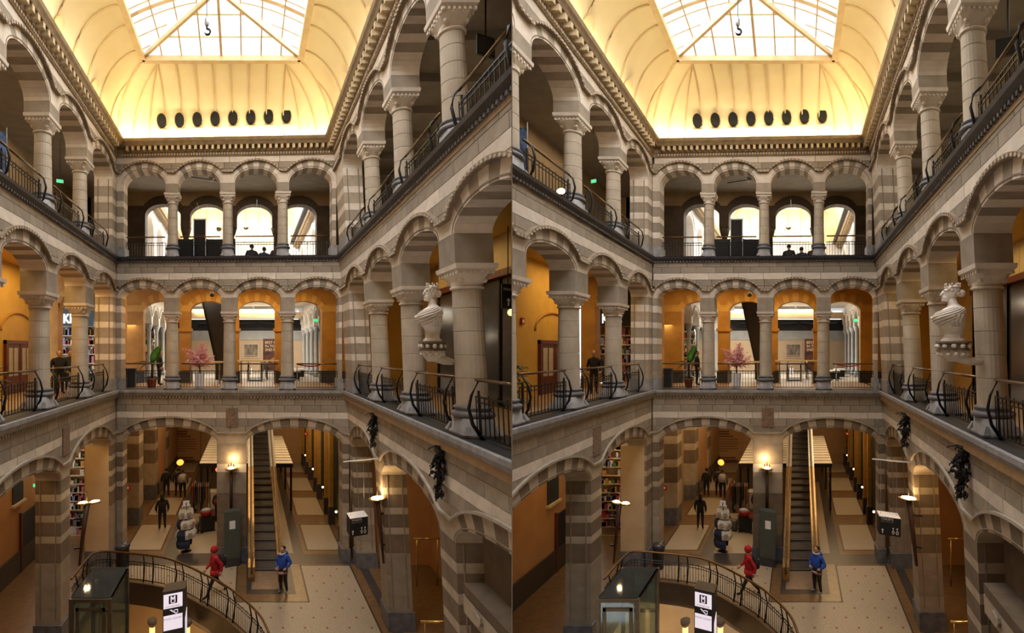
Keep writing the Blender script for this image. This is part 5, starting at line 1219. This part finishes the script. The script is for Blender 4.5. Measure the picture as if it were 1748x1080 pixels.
def person(label, loc, rz, pose, top, legs, shoes, hair, h=1.74, group='people seen alike in both halls', jacket=None, extras=(), skin=None):
    o = rig('person', label, 'person', loc, rz, group); o.scale = (h/1.72,)*3
    V, E, R = pose_graph(pose); P = POSES[pose]; dz = -.82 if pose == 'sit' else 0.0; ln = P['lean']*1.1
    key = ('body', pose)
    if key not in CACHE:
        me = skinned('body_'+pose, V, E, R).copy()
        bm = bmesh.new(); bm.from_mesh(me); mb = MB()
        c = (0, ln-.01, 1.60+dz); mb.ball(c, (.078, .097, .118), 14, 10)                        # skull
        mb.ball((0, ln-.045, 1.545+dz), (.055, .06, .06), 10, 7)                                 # jaw
        mb.loft([[(-.012, ln-.095, 1.62+dz), (.012, ln-.095, 1.62+dz), (0, ln-.10, 1.63+dz)], [(-.017, ln-.118, 1.575+dz), (.017, ln-.118, 1.575+dz), (0, ln-.13, 1.58+dz)], [(-.012, ln-.10, 1.565+dz), (.012, ln-.10, 1.565+dz), (0, ln-.1, 1.56+dz)]])
        for s in (-1, 1): mb.ball((s*.08, ln+.005, 1.595+dz), (.012, .022, .032), 6, 5)
        mb.ball((0, ln-.098, 1.535+dz), (.026, .012, .008), 6, 4)
        hand_mesh(mb, P['la'][1], P['la'][2], -1); hand_mesh(mb, P['ra'][1], P['ra'][2], 1)
        vs = [bm.verts.new(v) for v in mb.v]
        for f in mb.f:
            try: bm.faces.new([vs[i] for i in f])
            except ValueError: pass
        bmesh.ops.recalc_face_normals(bm, faces=bm.faces); bm.to_mesh(me); bm.free(); CACHE[key] = me
    me = CACHE[key].copy(); me.materials.clear()
    for m in (skin or skin_t, top, legs, shoes): me.materials.append(m)
    hl, hr = Vector(P['la'][1]), Vector(P['ra'][1])
    for pl in me.polygons:
        c = pl.center; i = 1
        if c.z > 1.455+dz: i = 0
        elif c.z < .10 and (pose != 'sit' or c.y < -.3): i = 3
        elif min((c-hl).length, (c-hr).length) < .115 and (c-hl).length+(c-hr).length > .2: i = 0 if min((c-Vector(P['la'][2])).length, (c-Vector(P['ra'][2])).length) < .1 else 1
        elif c.z < .93+dz and (abs(c.x) < .19 or c.z < .7): i = 2
        elif pose == 'sit' and c.z < .24: i = 2
        pl.material_index = i; pl.use_smooth = True
    b = bpy.data.objects.new('body', me); col.objects.link(b); b.parent = o
    mb = MB()
    if hair: 
        mb.ball((0, ln+.018, 1.632+dz), (.088, .1, .10), 12, 8)
        if hair[1]: mb.tube([(0, ln+.07, 1.62+dz), (0, ln+.09, 1.5+dz), (0, ln+.09, 1.38+dz)], [.085, .09, .05], 8)
        part(o, 'hair', mb, hair[0], True)
    mb = MB()
    for s in (-1, 1): mb.ball((s*.032, ln-.09, 1.61+dz), (.011, .008, .007), 6, 4)
    part(o, 'eyes', mb, black)
    if jacket:
        V2 = [v for v in V]; keep = [0, 1, 2, 3, 13, 14, 15, 16, 17, 18]; mp = {k: i for i, k in enumerate(keep)}
        vv = [V[k] for k in keep]; vv[0] = (0, .0, .84+dz); vv[4] = (vv[4][0]-.02, vv[4][1], vv[4][2]-.03); vv[7] = (vv[7][0]+.02, vv[7][1], vv[7][2]-.03); rr = [(.19, .155), (.175, .145), (.165, .135), (.085, .085), (.072, .072), (.06, .06), (.045, .045), (.072, .072), (.06, .06), (.045, .045)]
        ee = [(mp[a], mp[b_]) for a, b_ in E if a in mp and b_ in mp]
        k2 = 'jacket_'+pose
        m2 = skinned(k2, vv, ee, rr).copy(); m2.materials.clear(); m2.materials.append(jacket)
        m2.polygons.foreach_set('use_smooth', [True]*len(m2.polygons))
        j = bpy.data.objects.new('jacket', m2); col.objects.link(j); j.parent = o
    for nm, mb, m in extras: part(o, nm, mb, m, True)
    return o

def build_people():
    cloth = lambda n, c: mat(n, c, tuple(x*.6 for x in c), 9, .85)
    blk = cloth('black_cloth', (.014, .013, .014)); jean = cloth('dark_trouser_cloth', (.017, .017, .021)); red = cloth('red_jacket', (.52, .012, .018)); blue = cloth('blue_jacket', (.02, .09, .50)); gry = cloth('grey_cloth', (.16, .155, .15)); nav = cloth('navy_cloth', (.02, .03, .07))
    shoe = cloth('dark_shoes', (.02, .02, .022)); shoe_g = cloth('grey_shoes', (.14, .18, .19)); hb = cloth('black_hair', (.012, .009, .008)); hbr = cloth('brown_hair', (.06, .03, .018)); hw = cloth('light_hair', (.3, .2, .1)); wht = cloth('white_cloth', (.7, .68, .64))
    u, Y, _ = pf(368, 1016)
    hood = MB().ball((0, -.04, 1.625), (.112, .125, .14), 12, 9)
    pack = MB().loft([[(x*w_, .12+y, z) for x, y in ((-1, 0), (1, 0), (1, d), (-1, d))] for w_, d, z in ((.13, .1, .98), (.16, .17, 1.05), (.16, .18, 1.3), (.10, .1, 1.4))])
    person('person in a red hooded jacket with a black backpack walking beside the well', (u, Y, 0), -PI/2+.35, 'walk', red, jean, shoe, None, 1.8, jacket=red, extras=(('hood', hood, red), ('backpack', pack, blk), ('hem', MB().lathe([(.2, .74), (.21, .8), (.2, .92)], (0, 0), 14, sy=.8), red), ('backpack_tag', MB().box(-.05, .03, .30, .315, 1.2, 1.3), wht)))
    u, Y, _ = pf(483, 1011)
    col_ = MB().tube([(.09*math.cos(t*.52), -.02+.085*math.sin(t*.52), 1.47+.015*math.sin(t*.52)) for t in range(13)], .034, 6)
    person('person in a bright blue jacket standing at the foot of the escalator', (u, Y, 0), -.7, 'pocket', blue, jean, shoe_g, (hb, False), 1.72, jacket=blue, extras=(('white_collar', col_, wht), ('hood_down', MB().ball((0, .11, 1.43), (.14, .07, .09), 10, 7), blue), ('shirt_hem', MB().lathe([(.19, .72), (.19, .8)], (0, 0), 14, sy=.75), cloth('pink_shirt', (.5, .3, .28)))))
    u, Y, _ = pf(277, 902)
    person('person in black walking away down the passage alone on the terrazzo', (u, Y, 0), PI+.1, 'stand', blk, blk, shoe, (hb, True), 1.76, jacket=blk)
    for x, y, top, leg, hr, rz, lab, ex in ((284, 846, blk, jean, (hb, False), PI, 'person in a dark coat beside the tan hoarding boards', ()), (304, 846, blk, blk, (hb, False), PI+.2, 'person in black walking next to a pale backpack', ()),
        (312, 849, gry, jean, (hbr, False), PI, 'person carrying a pale grey backpack down the passage', (('backpack', MB().loft([[(a*w_, .1+b*d, z) for a, b in ((-1, 0), (1, 0), (1, 1), (-1, 1))] for w_, d, z in ((.15, .12, .95), (.19, .2, 1.05), (.19, .2, 1.35), (.12, .1, 1.48))]), cloth('pale_backpack', (.45, .42, .38))),)),
        (331, 872, blk, blk, (hbr, False), PI/2, 'person in black browsing beside the canvas bag stand', ()), (373, 890, nav, blk, (hw, False), PI-.3, 'person in navy with fair hair inside the market stall', (('shoulder_bag', MB().ball((.05, .16, 1.1), (.13, .07, .16), 8, 6), cloth('rust_bag', (.25, .06, .03))),))):
        u, Y, _ = pf(x, y); person(lab, (u, Y, 0), rz, 'stand', top, leg, shoe, hr, 1.72, jacket=top, extras=ex)
    # seated people on the upper gallery, backs to the hall
    for x, top, lab in ((430, blk, ''), (451, nav, ''), (472, cloth('brown_coat', (.07, .03, .02)), 'right')):
        u, Y, z = px(x, 430, 23.0 if x != 451 else 23.6)
        person('person in a %s coat sitting on the upper gallery floor, back to the hall' % ('black' if top is blk else 'navy' if top is nav else 'brown'), (u, Y, 13.03), PI, 'sit', top, jean, shoe, (hb, False), 1.7, jacket=top, group='seated people on the upper gallery')
    # visitors on the first floor opposite the bust
    for x, hx, Y, u, top, hr, lab in ((97, 605, 19.6, -7.45, blk, hw, 'fair-haired person in a black coat at the first-floor railing'), (117, 597, 21.6, -7.75, cloth('charcoal_coat', (.03, .03, .033)), hb, 'dark-haired person in charcoal on the first floor in front of the shop')):
        person(lab, (u, Y, 7.3), .5, 'stand', top, jean, shoe, (hr, False), 1.7, jacket=top)
    u, Y, _ = px(272, 630, 24.4)
    person('person in a dark coat behind the banana plant', (u, Y, 7.3), PI/2, 'stand', blk, jean, shoe, (hbr, False), 1.7, jacket=blk)

def leafblade(mb, base, dirv, L, w_, droop, n=6, sidev=None):
    base = Vector(base); d = Vector(dirv).normalized(); side = Vector(sidev).normalized() if sidev else d.cross(Vector((0, 0, 1))).normalized()
    rows = []
    for i in range(n+1):
        t = i/n; p = base+d*L*t-Vector((0, 0, 1))*droop*L*t*t; ww = w_*math.sin(PI*(.06+.94*t)**.8)*.5+.003
        up = Vector((0, 0, .25*ww)); rows.append([p-side*ww+up, p, p+side*ww+up, p+Vector((0, 0, -.004))])
    mb.loft(rows)
def build_plants():
    # banana plant in a red pot
    u, Y, _ = px(259, 662, 22.9); o = rig('banana_plant', 'banana plant with one upright bright leaf in a red clay pot', 'plant', (u, Y, 7.3))
    part(o, 'pot', MB().lathe([(.15, 0), (.2, .34), (.22, .36), (.22, .42), (.18, .42), (.17, .36)], (0, 0), 16), terra, True)
    part(o, 'trunk', MB().tube([(0, 0, .35), (.02, 0, .8), (0, .02, 1.15)], [.06, .05, .035], 8), wicker, True)
    for d, L, w_, dr in (((.35, 0, 1), 1.05, .34, .1), ((-1, -.1, .35), .85, .22, .35), ((1, .2, .25), .85, .2, .3), ((.3, -1, .3), .7, .2, .35), ((-.8, .5, .5), .7, .2, .4), ((-.6, -.6, .1), .6, .18, .6), ((.2, .9, .6), .8, .22, .3)):
        mb = MB(); leafblade(mb, (0, 0, 1.1), d, L, w_, dr, sidev=(1, .3, -.35) if d[2] == 1 else None); part(o, 'leaf', mb, leaf_g if d[0] > -.5 and d[2] > .5 or d == (-1, -.1, .35) else leaf_d, True)
    rnd = random.Random(2)
    mb = MB()
    for i in range(26):
        a = rnd.random()*2*PI; leafblade(mb, (0, 0, .42), (math.cos(a), math.sin(a), rnd.uniform(.2, .9)), rnd.uniform(.25, .42), .07, .5, 4)
    part(o, 'under_foliage', mb, leaf_d, kind='stuff')
    # pink blossom tree in a white fluted pot
    u, Y, _ = px(341, 662, 22.75); o = rig('blossom_tree', 'artificial pink blossom tree in a white fluted pot', 'plant', (u, Y, 7.3))
    part(o, 'pot', MB().loft([[(r*(1+.06*(i % 2))*math.cos(2*PI*i/24), r*(1+.06*(i % 2))*math.sin(2*PI*i/24), z) for i in range(24)] for r, z in ((.14, 0), (.165, .3), (.185, .66), (.15, .66))]), white_p)
    rnd = random.Random(4); br = MB(); bl = MB()
    br.tube([(0, 0, .6), (.0, 0, 1.0), (-.02, 0, 1.3)], [.04, .035, .03], 6)
    for i in range(32):
        a = rnd.random()*2*PI; el = rnd.uniform(-.1, 1.35); L = rnd.uniform(.5, .95)
        s = Vector((-.02, 0, rnd.uniform(.95, 1.35))); d = Vector((math.cos(a)*math.cos(el)*.75, math.sin(a)*math.cos(el)*.75, math.sin(el))); e = s+d*L
        br.tube([s, s+d*L*.5+Vector((0, 0, .05)), e], [.014, .009, .004], 4)
        for k in range(30):
            t = rnd.uniform(.2, 1.05); p = s+d*L*t+Vector([rnd.gauss(0, .06) for _ in range(3)]); r = rnd.uniform(.022, .042); bl.ball(p, (r, r, r*.7), 5, 4)
    part(o, 'branches', br, wicker); part(o, 'blossoms', bl, pink, kind='stuff')
    # dark planters on the first floor opposite the bust
    for k, (u, Y, s) in enumerate(((-6.75, 19.7, 1.0), (-6.8, 16.3, 1.0), (-6.8, 13.0, 1.15))):
        o = rig('potted_shrub', 'dark leafy shrub in a black pot behind the first-floor railing, %s from the corner pilaster' % ordinal(k), 'plant', (u, Y, 7.3), 0, 'shrubs opposite the bust'); rnd = random.Random(k)
        part(o, 'pot', MB().lathe([(.16, 0), (.2, .35), (.2, .38), (.17, .38)], (0, 0), 12), black, True); part(o, 'stem', MB().tube([(0, 0, .3), (0, 0, .8*s)], .025, 6), wicker, True)
        mb = MB()
        for i in range(90):
            a = rnd.random()*2*PI; z = rnd.uniform(.4, 1.15*s); rr = rnd.uniform(.0, .22); leafblade(mb, (rr*math.cos(a), rr*math.sin(a), z), (math.cos(a), math.sin(a), rnd.uniform(-.2, .8)), rnd.uniform(.16, .3), .08, .4, 3)
        part(o, 'foliage', mb, leaf_d, kind='stuff')

def build_stall():
    # market stall with slatted white canopy
    o = root('market_stall', (-.1, 30, 0)); tag(o, 'market stall with a flat roof of white slats behind the escalator', 'stall')
    for i in range(12):
        y = 28.0+i*.76; arch('slat', MB().box(-2.75, 2.5, y, y+.56, 2.62, 2.67), white_w, o)
    for u in (-2.7, 2.45): arch('roof_beam', MB().box(u-.05, u+.05, 27.95, 36.9, 2.5, 2.62), black, o)
    arch('front_fascia', MB().box(-2.75, 2.5, 27.9, 28.0, 2.45, 2.66), black, o)
    for u in (-2.65, 2.4):
        for y in (28.05, 32.4, 36.8): arch('post', MB().box(u-.06, u+.06, y-.06, y+.06, 0, 2.5), black, o)
    arch('counter', MB().box(-2.3, -.4, 28.3, 29.0, 0, .95), mat('white_counter', (.7, .68, .66), (.6, .58, .56), 3, .5), o)
    rm = root('floor_mat', (-1.4, 26.9, 0)); tag(rm, 'dark red mat on the floor before the market stall', 'mat'); arch('pile', MB().box(-2.5, -.3, 26.2, 27.6, .006, .02), mat('red_mat', (.22, .01, .012), (.16, .008, .01), 9, .9), rm); arch('border', MB().box(-2.55, -.25, 26.15, 27.65, .004, .012), black, rm)
    dk = MATS['black_cloth']
    rnd = random.Random(9)
    cols = [mat('garment_%d' % i, c, tuple(x*.6 for x in c), 7, .85) for i, c in enumerate(((.03, .03, .035), (.4, .05, .03), (.08, .06, .05), (.02, .025, .05), (.45, .14, .03), (.2, .15, .11)))]
    for k, (u, y, n, lab) in enumerate(((-2.55, 26.6, 9, 'in front of the market stall'), (-1.2, 27.6, 10, 'under the market stall roof edge'), (-.95, 25.6, 8, 'beside the red lidded basket'))):
        r = root('clothes_rack', (u, y, 0)); tag(r, 'black rack of hanging dark and rust garments '+lab, 'clothes rack', 'stall racks')
        arch('frame', MB().tube([(u-.5, y, .03), (u-.5, y, 1.95), (u+.5, y, 1.95), (u+.5, y, .03)], .022, 6), iron, r)
        for s in (-.5, .5): arch('foot', MB().tube([(u+s, y-.3, .02), (u+s, y+.3, .02)], .025, 5), iron, r)
        for i in range(n):
            x = u-.42+.84*i/(n-1); w_ = rnd.uniform(.18, .24); L = rnd.uniform(.75, 1.15)
            arch('garment', MB().loft([[(x-.025, y-w_*a, z), (x+.025, y-w_*a, z), (x+.03, y+w_*a, z), (x-.03, y+w_*a, z)] for a, z in ((.25, 1.92), (1, 1.8), (.85, 1.5), (1.05, 1.9-L))]), rnd.choice(cols), r)
    # canvas bag stand
    u, Y, _ = pf(318, 941); o = rig('bag_stand', 'stand hung with white canvas tote bags at the passage entrance', 'display stand', (u, Y, 0))
    part(o, 'pole', MB().tube([(0, 0, 0), (0, 0, 2.2)], .03, 6), iron); part(o, 'base', MB().lathe([(.2, 0), (.2, .04), (.05, .08)], (0, 0), 12), iron)
    cv = mat('canvas_cloth', (.66, .60, .50), (.55, .49, .4), 8, .9); nv = MATS['navy_cloth']
    rnd = random.Random(3)
    part(o, 'price_card', MB().box(-.12, .12, -.02, 0, 2.02, 2.28), white_p)
    for i in range(22):
        a = 2*PI*(i % 6)/6+.5*(i//6); z = (1.9, 1.45, 1.0, .6)[i//6]; r = (.15, .22, .27, .25)[i//6]
        m = cv if i not in (9, 15, 18, 19, 20, 21) else nv
        x, y = r*math.cos(a), r*math.sin(a); t = Vector((-math.sin(a), math.cos(a), 0)); nn = Vector((math.cos(a), math.sin(a), 0)); c0 = Vector((x, y, z))
        mb = MB().loft([[c0+t*w_+nn*d+Vector((0, 0, zz)) for w_, d in ((-ww, -.03), (ww, -.03), (ww*.95, .05*dd), (-ww*.95, .05*dd))] for ww, zz, dd in ((.17, .0, 1), (.19, -.18, 2), (.17, -.38, 1.4))])
        b = part(o, 'tote_bag', mb, m)
        hd = MB().tube([c0+t*.09, c0+t*.05+Vector((0, 0, .17)), c0-t*.05+Vector((0, 0, .17)), c0-t*.09], .012, 4); q = part(o, 'handle', hd, m); q.parent = b
        if m is cv: q = part(o, 'print', MB().loft([[c0+t*w_+nn*.13+Vector((0, 0, zz)) for w_ in (-.08, .08)]+[c0+t*w_+nn*.11+Vector((0, 0, zz)) for w_ in (.08, -.08)] for zz in (-.1, -.26)]), mat('brown_print', (.25, .13, .09), (.5, .42, .32), 30, .9)); q.parent = b
    # bric-a-brac cart
    u, Y, _ = pf(350, 907); o = rig('goods_cart', 'low black goods cart with a red lidded basket by the racks', 'cart', (u, Y, 0), .2)
    part(o, 'bin', MB().lathe([(.16, 0), (.2, .5), (.2, .55)], (-.42, 0), 14), mat('grey_bin', (.15, .13, .11), (.1, .09, .08), 4, .7), True)
    part(o, 'body', MB().box(-.2, .4, -.2, .3, .12, .75), black); part(o, 'basket', MB().lathe([(.2, .75), (.27, .95), (.28, 1.0)], (.05, .05), 14), red_p, True); part(o, 'lid', MB().ball((.05, .05, 1.03), (.24, .24, .12)), mat('grey_lid', (.35, .35, .38), (.25, .25, .3), 8, .6), True)
    for x in (-.15, .35):
        for y in (-.15, .25): part(o, 'wheel', MB().lathe([(.06, 0), (.075, .02), (.075, .05), (.06, .07)], (x, y), 10), black)
    # green-grey cabinet on the middle pier
    u, Y, _ = px(396.5, 950, 20.7); o = rig('steel_cabinet', 'tall grey green cabinet with a white notice before the middle pier', 'cabinet', (u, Y, 0)); zt = CZ-(873-YV)*20.7/F
    part(o, 'body', MB().box(-.29, .29, 0, .5, .35, zt), mat('grey_green_enamel', (.075, .085, .07), (.06, .07, .056), 3, .45)); part(o, 'plinth', MB().box(-.27, .27, .02, .5, 0, .35), slate_d); part(o, 'door', MB().box(-.25, .25, -.012, 0, .42, zt-.08), MATS['grey_green_enamel']); part(o, 'notice', MB().box(-.10, .11, -.016, -.012, zt-.72, zt-.38), white_p)
    # red warning lamps of the stall
    for x, y, Y, c, lab in ((718/4.154+200, 801, 26.9, (1, .08, .05), 'red'), (447/4.154+200, 789, 33, (1, .25, .03), 'orange')):
        u, _, z = px(x, y, Y); o = rig('glow_ball', 'glowing %s ball lamp over the market stall goods' % lab, 'lamp', (u, Y, z-.1)); part(o, 'globe', MB().ball((0, 0, .1), .14 if lab == 'red' else .2), mat('glow_'+lab, c, None, 3, .5, emit=c, es=1.6), True)
        part(o, 'pole', MB().tube([(0, .05, -(z-.1)), (0, .05, .02)], .02, 5), iron)
    # upper gallery display panels and door-like panel
    for x0, x1, y0, y1, lab, nm in ((302, 330, 408, 437, 'low black display panel beside the tall one, nearer the column with no seats', 'p'), (352, 402, 408, 437, 'low black display panel beside the tall one, toward the seated people', 'p')):
        Y = 22.6; a, b = px(x0, y0, Y), px(x1, y1, Y); o = root('display_panel', ((a[0]+b[0])/2, Y, 13.03)); tag(o, lab, 'panel', 'upper display panels')
        arch('board', MB().box(a[0], b[0], Y, Y+.05, 13.06, a[2]), black, o)
        for uu in (a[0]+.03, b[0]-.03): arch('post', MB().box(uu-.02, uu+.02, Y-.02, Y+.07, 13.03, a[2]+.02), iron, o)
    Y = 22.7; a, b = px(330, 375, Y), px(352, 437, Y); o = root('display_panel', ((a[0]+b[0])/2, Y, 13.03)); tag(o, 'tall black display panel in a pale frame on the upper gallery', 'panel', 'upper display panels')
    arch('board', MB().box(a[0]+.04, b[0]-.04, Y, Y+.05, 13.05, a[2]), black, o); arch('frame', MB().box(a[0], a[0]+.04, Y-.02, Y+.06, 13.03, a[2]+.04).box(b[0]-.04, b[0], Y-.02, Y+.06, 13.03, a[2]+.04).box(a[0], b[0], Y-.02, Y+.06, a[2], a[2]+.05), white_w, o)
    arch('light_strip', MB().box(a[0]+.05, b[0]-.05, Y-.03, Y, 13.25, 13.29), mat('pale_screen_strip', (.5, .6, .8), (.8, .4, .5), 12, .4), o)
    # posters in the far hall
    def poster(x0, y0, x1, y1, Y, lab, m):
        a, b = px(x0, y0, Y), px(x1, y1, Y); o = root('wall_poster', ((a[0]+b[0])/2, Y, b[2])); tag(o, lab, 'poster'); arch('sheet', MB().box(a[0], b[0], Y-.02, Y+.02, b[2], a[2]), m, o); return o, a, b
    o, a, b = poster(417, 588, 440, 606, 40.22, 'black and white photograph poster on the peach far wall', mat('engraving_print', (.36, .29, .22), (.10, .08, .065), 2.2, .8, detail=10, stretch=(2.6, 1, .8)))
    arch('mount', MB().box(a[0]-.15, b[0]+.15, 40.23, 40.3, b[2]-.25, a[2]+.12), mat('peach_mount', (.66, .52, .38), None, 2, .7), o); arch('caption', MB().box(a[0], b[0], 40.2, 40.23, b[2]-.12, b[2]-.08), MATS['brown_ink'], o)
    o, a, b = poster(449, 578, 477, 632, 36.0, 'dark food poster with cream lettering on the far landing', mat('dark_food_print', (.14, .035, .012), (.012, .008, .007), 2.2, .6))
    for i, t in enumerate(('BEST FOOD', 'IN TOWN', '2ND FLOOR')): 
        q = text(o, t, .26, mat('cream_ink', (.75, .62, .42), None, 3, .6), H.P(a[0]+.14, 35.97, a[2]-.36-.26*i)-WL[o.name])
    arch('burger', MB().ball((b[0]-.35, 35.98, b[2]+.72), (.3, .02, .24), 12, 8), mat('orange_print', (.4, .13, .02), (.2, .06, .01), 6, .7), o)
    # bins by the corner
    u, Y, _ = px(224, 667, 23.0); o = rig('litter_bin', 'dark slatted litter bin in the first-floor corner', 'bin', (u, Y, 7.3))
    part(o, 'body', MB().box(-.17, .17, -.17, .17, .03, .82), mat('bin_grey', (.05, .045, .045), (.035, .03, .03), 4, .6)); part(o, 'lid', MB().box(-.19, .19, -.19, .19, .82, .88), black); part(o, 'foot', MB().box(-.14, .14, -.14, .14, 0, .03), black)
    mbs = [part(o, 'slat', MB().box(-.16+.065*i, -.12+.065*i, -.185, -.17, .06, .78), black) for i in range(5)]
    u, Y, _ = pf(200, 972); o = rig('ash_bin', 'black round bin topped with clear bags before the corner pier', 'bin', (-5.2, 20.6, 0))
    part(o, 'drum', MB().lathe([(.2, 0), (.22, .05), (.22, .8), (.24, .84)], (0, 0), 16), black, True); part(o, 'bag', MB().ball((0, 0, .9), (.26, .24, .16), 10, 7), mat('grey_bag', (.07, .07, .08), (.02, .02, .025), 9, .3), True)
    # hanging spot lamps under the arches of the end wall
    for x, y, Y, hz, lab in ((361, 306, 23.0, 17.36, 'upper'), (362, 503, 24.0, 12.4, 'first-floor')):
        u, _, z = px(x, y, Y); o = rig('spot_lamp', 'small track spot lamp under the %s gallery ceiling' % lab, 'lamp', (u, Y, z-.1))
        part(o, 'can', MB().lathe([(.05, 0), (.09, .04), (.09, .2), (.03, .24)], (0, 0), 10), steel if lab == 'upper' else black, True); part(o, 'arm', MB().tube([(0, 0, .2), (0, 0, hz-(z-.1))], .014, 5), iron); part(o, 'track', MB().box(-.9, .5, -.02, .02, hz-(z-.1)-.5, hz-(z-.1)-.46) if lab == 'upper' else MB().box(-1.2, .4, -.02, .02, hz-(z-.1)-.06, hz-(z-.1)-.02), iron)

def build_small():
    # red ribbon barrier and benches on the walkway of the far arcade
    o = root('ribbon_barrier', (3.6, 28.5, 7.3)); tag(o, 'red ribbon barrier on chrome posts along the white walkway', 'barrier')
    p, q = px(507, 612, 28.0), px(552, 606, 28.0)
    for a in (p, q):
        arch('post', MB().tube([(a[0], 28.0, 7.32), (a[0], 28.0, 8.3)], .03, 7), steel, o, True); arch('foot', MB().lathe([(.16, 7.3), (.16, 7.33), (.03, 7.36)], (a[0], 28.0), 12), steel, o, True)
    n = 8; arch('ribbon', MB().loft([[(p[0]+(q[0]-p[0])*i/n, 27.99, 8.2-.12*math.sin(PI*i/n)), (p[0]+(q[0]-p[0])*i/n, 28.01, 8.2-.12*math.sin(PI*i/n)), (p[0]+(q[0]-p[0])*i/n, 28.01, 8.27-.12*math.sin(PI*i/n)), (p[0]+(q[0]-p[0])*i/n, 27.99, 8.27-.12*math.sin(PI*i/n))] for i in range(n+1)]), red_p, o)
    for k, (u, y) in enumerate(((2.75, 29.5), (3.3, 32.0))):
        b = root('bench', (u, y, 7.3)); tag(b, 'black box bench with a white seat on the walkway, %s from the ribbon' % ordinal(k), 'bench', 'walkway benches')
        arch('seat', MB().box(u-.35, u+.35, y, y+1.3, 7.72, 7.8), white_p, b)
        for yy in (y+.1, y+1.0): arch('leg', MB().box(u-.3, u+.3, yy, yy+.2, 7.3, 7.72), black, b)
    if H.i == 1:  # added glow standing in for an orange reflection at the ledge
        u, Y, z = px(958-874-64+492/13.0, 343, 13.0)
        o = rig('ledge_glint', 'small orange glow added for a reflection on the upper ledge above the ochre gallery', 'lamp', (UL+.12, 13.0, 13.03))
        part(o, 'base', MB().lathe([(.07, 0), (.07, .03), (.03, .05)], (0, 0), 10), iron, True); part(o, 'bulb', MB().ball((0, 0, .12), (.12, .09, .08)), mat('orange_glint', (1, .6, .3), None, 2, .5, emit=(1, .55, .22), es=6), True)
BUILDERS = [build_shell,build_ceiling,build_floor,build_rooms,build_lights,build_bust,build_festoons,build_lamps,build_signs,build_escalator,build_well,build_aisles,build_people,build_plants,build_stall,build_small]
# ------------------------------------------------------------------ build both halls, then cut what would cross the dividing wall
def clip_halls(made, hall):
    sgn = -1 if hall.i == 0 else 1
    bpy.context.view_layer.update()
    dead = []
    for o in made:
        if o.type != 'MESH': continue
        mw = o.matrix_world
        xs = [(mw @ Vector(c)).x*sgn for c in o.bound_box]
        if min(xs) > 0.008: continue
        if max(xs) < 0.008: dead.append(o); continue
        me = o.data.copy(); bm = bmesh.new(); bm.from_mesh(me)
        inv = mw.inverted(); p = inv @ Vector((sgn*0.008, mw.translation.y, mw.translation.z)); nrm = (mw.to_3x3().transposed() @ Vector((-sgn, 0, 0))).normalized()
        r = bmesh.ops.bisect_plane(bm, geom=bm.verts[:]+bm.edges[:]+bm.faces[:], plane_co=p, plane_no=nrm, clear_outer=True)
        bmesh.ops.holes_fill(bm, edges=[e for e in r['geom_cut'] if isinstance(e, bmesh.types.BMEdge)])
        bm.to_mesh(me); bm.free(); o.data = me
        if not me.polygons: dead.append(o)
    for o in made:
        if o.type == 'LIGHT':
            pass
    for o in dead: bpy.data.objects.remove(o)
    while True:
        alive = set(bpy.data.objects); e = [o for o in bpy.data.objects if o.type == 'EMPTY' and not o.children]
        if not e: break
        for o in e: bpy.data.objects.remove(o)
for h in HALLS:
    H = h
    before = set(bpy.data.objects)
    for fn in BUILDERS: fn()
    clip_halls([o for o in bpy.data.objects if o not in before], h)
H = Hall(2, 0.0, 0.0)
struct('wall_divider', MB().box(-.006, .006, 7.45, 60, -4.4, 21.5), tan)
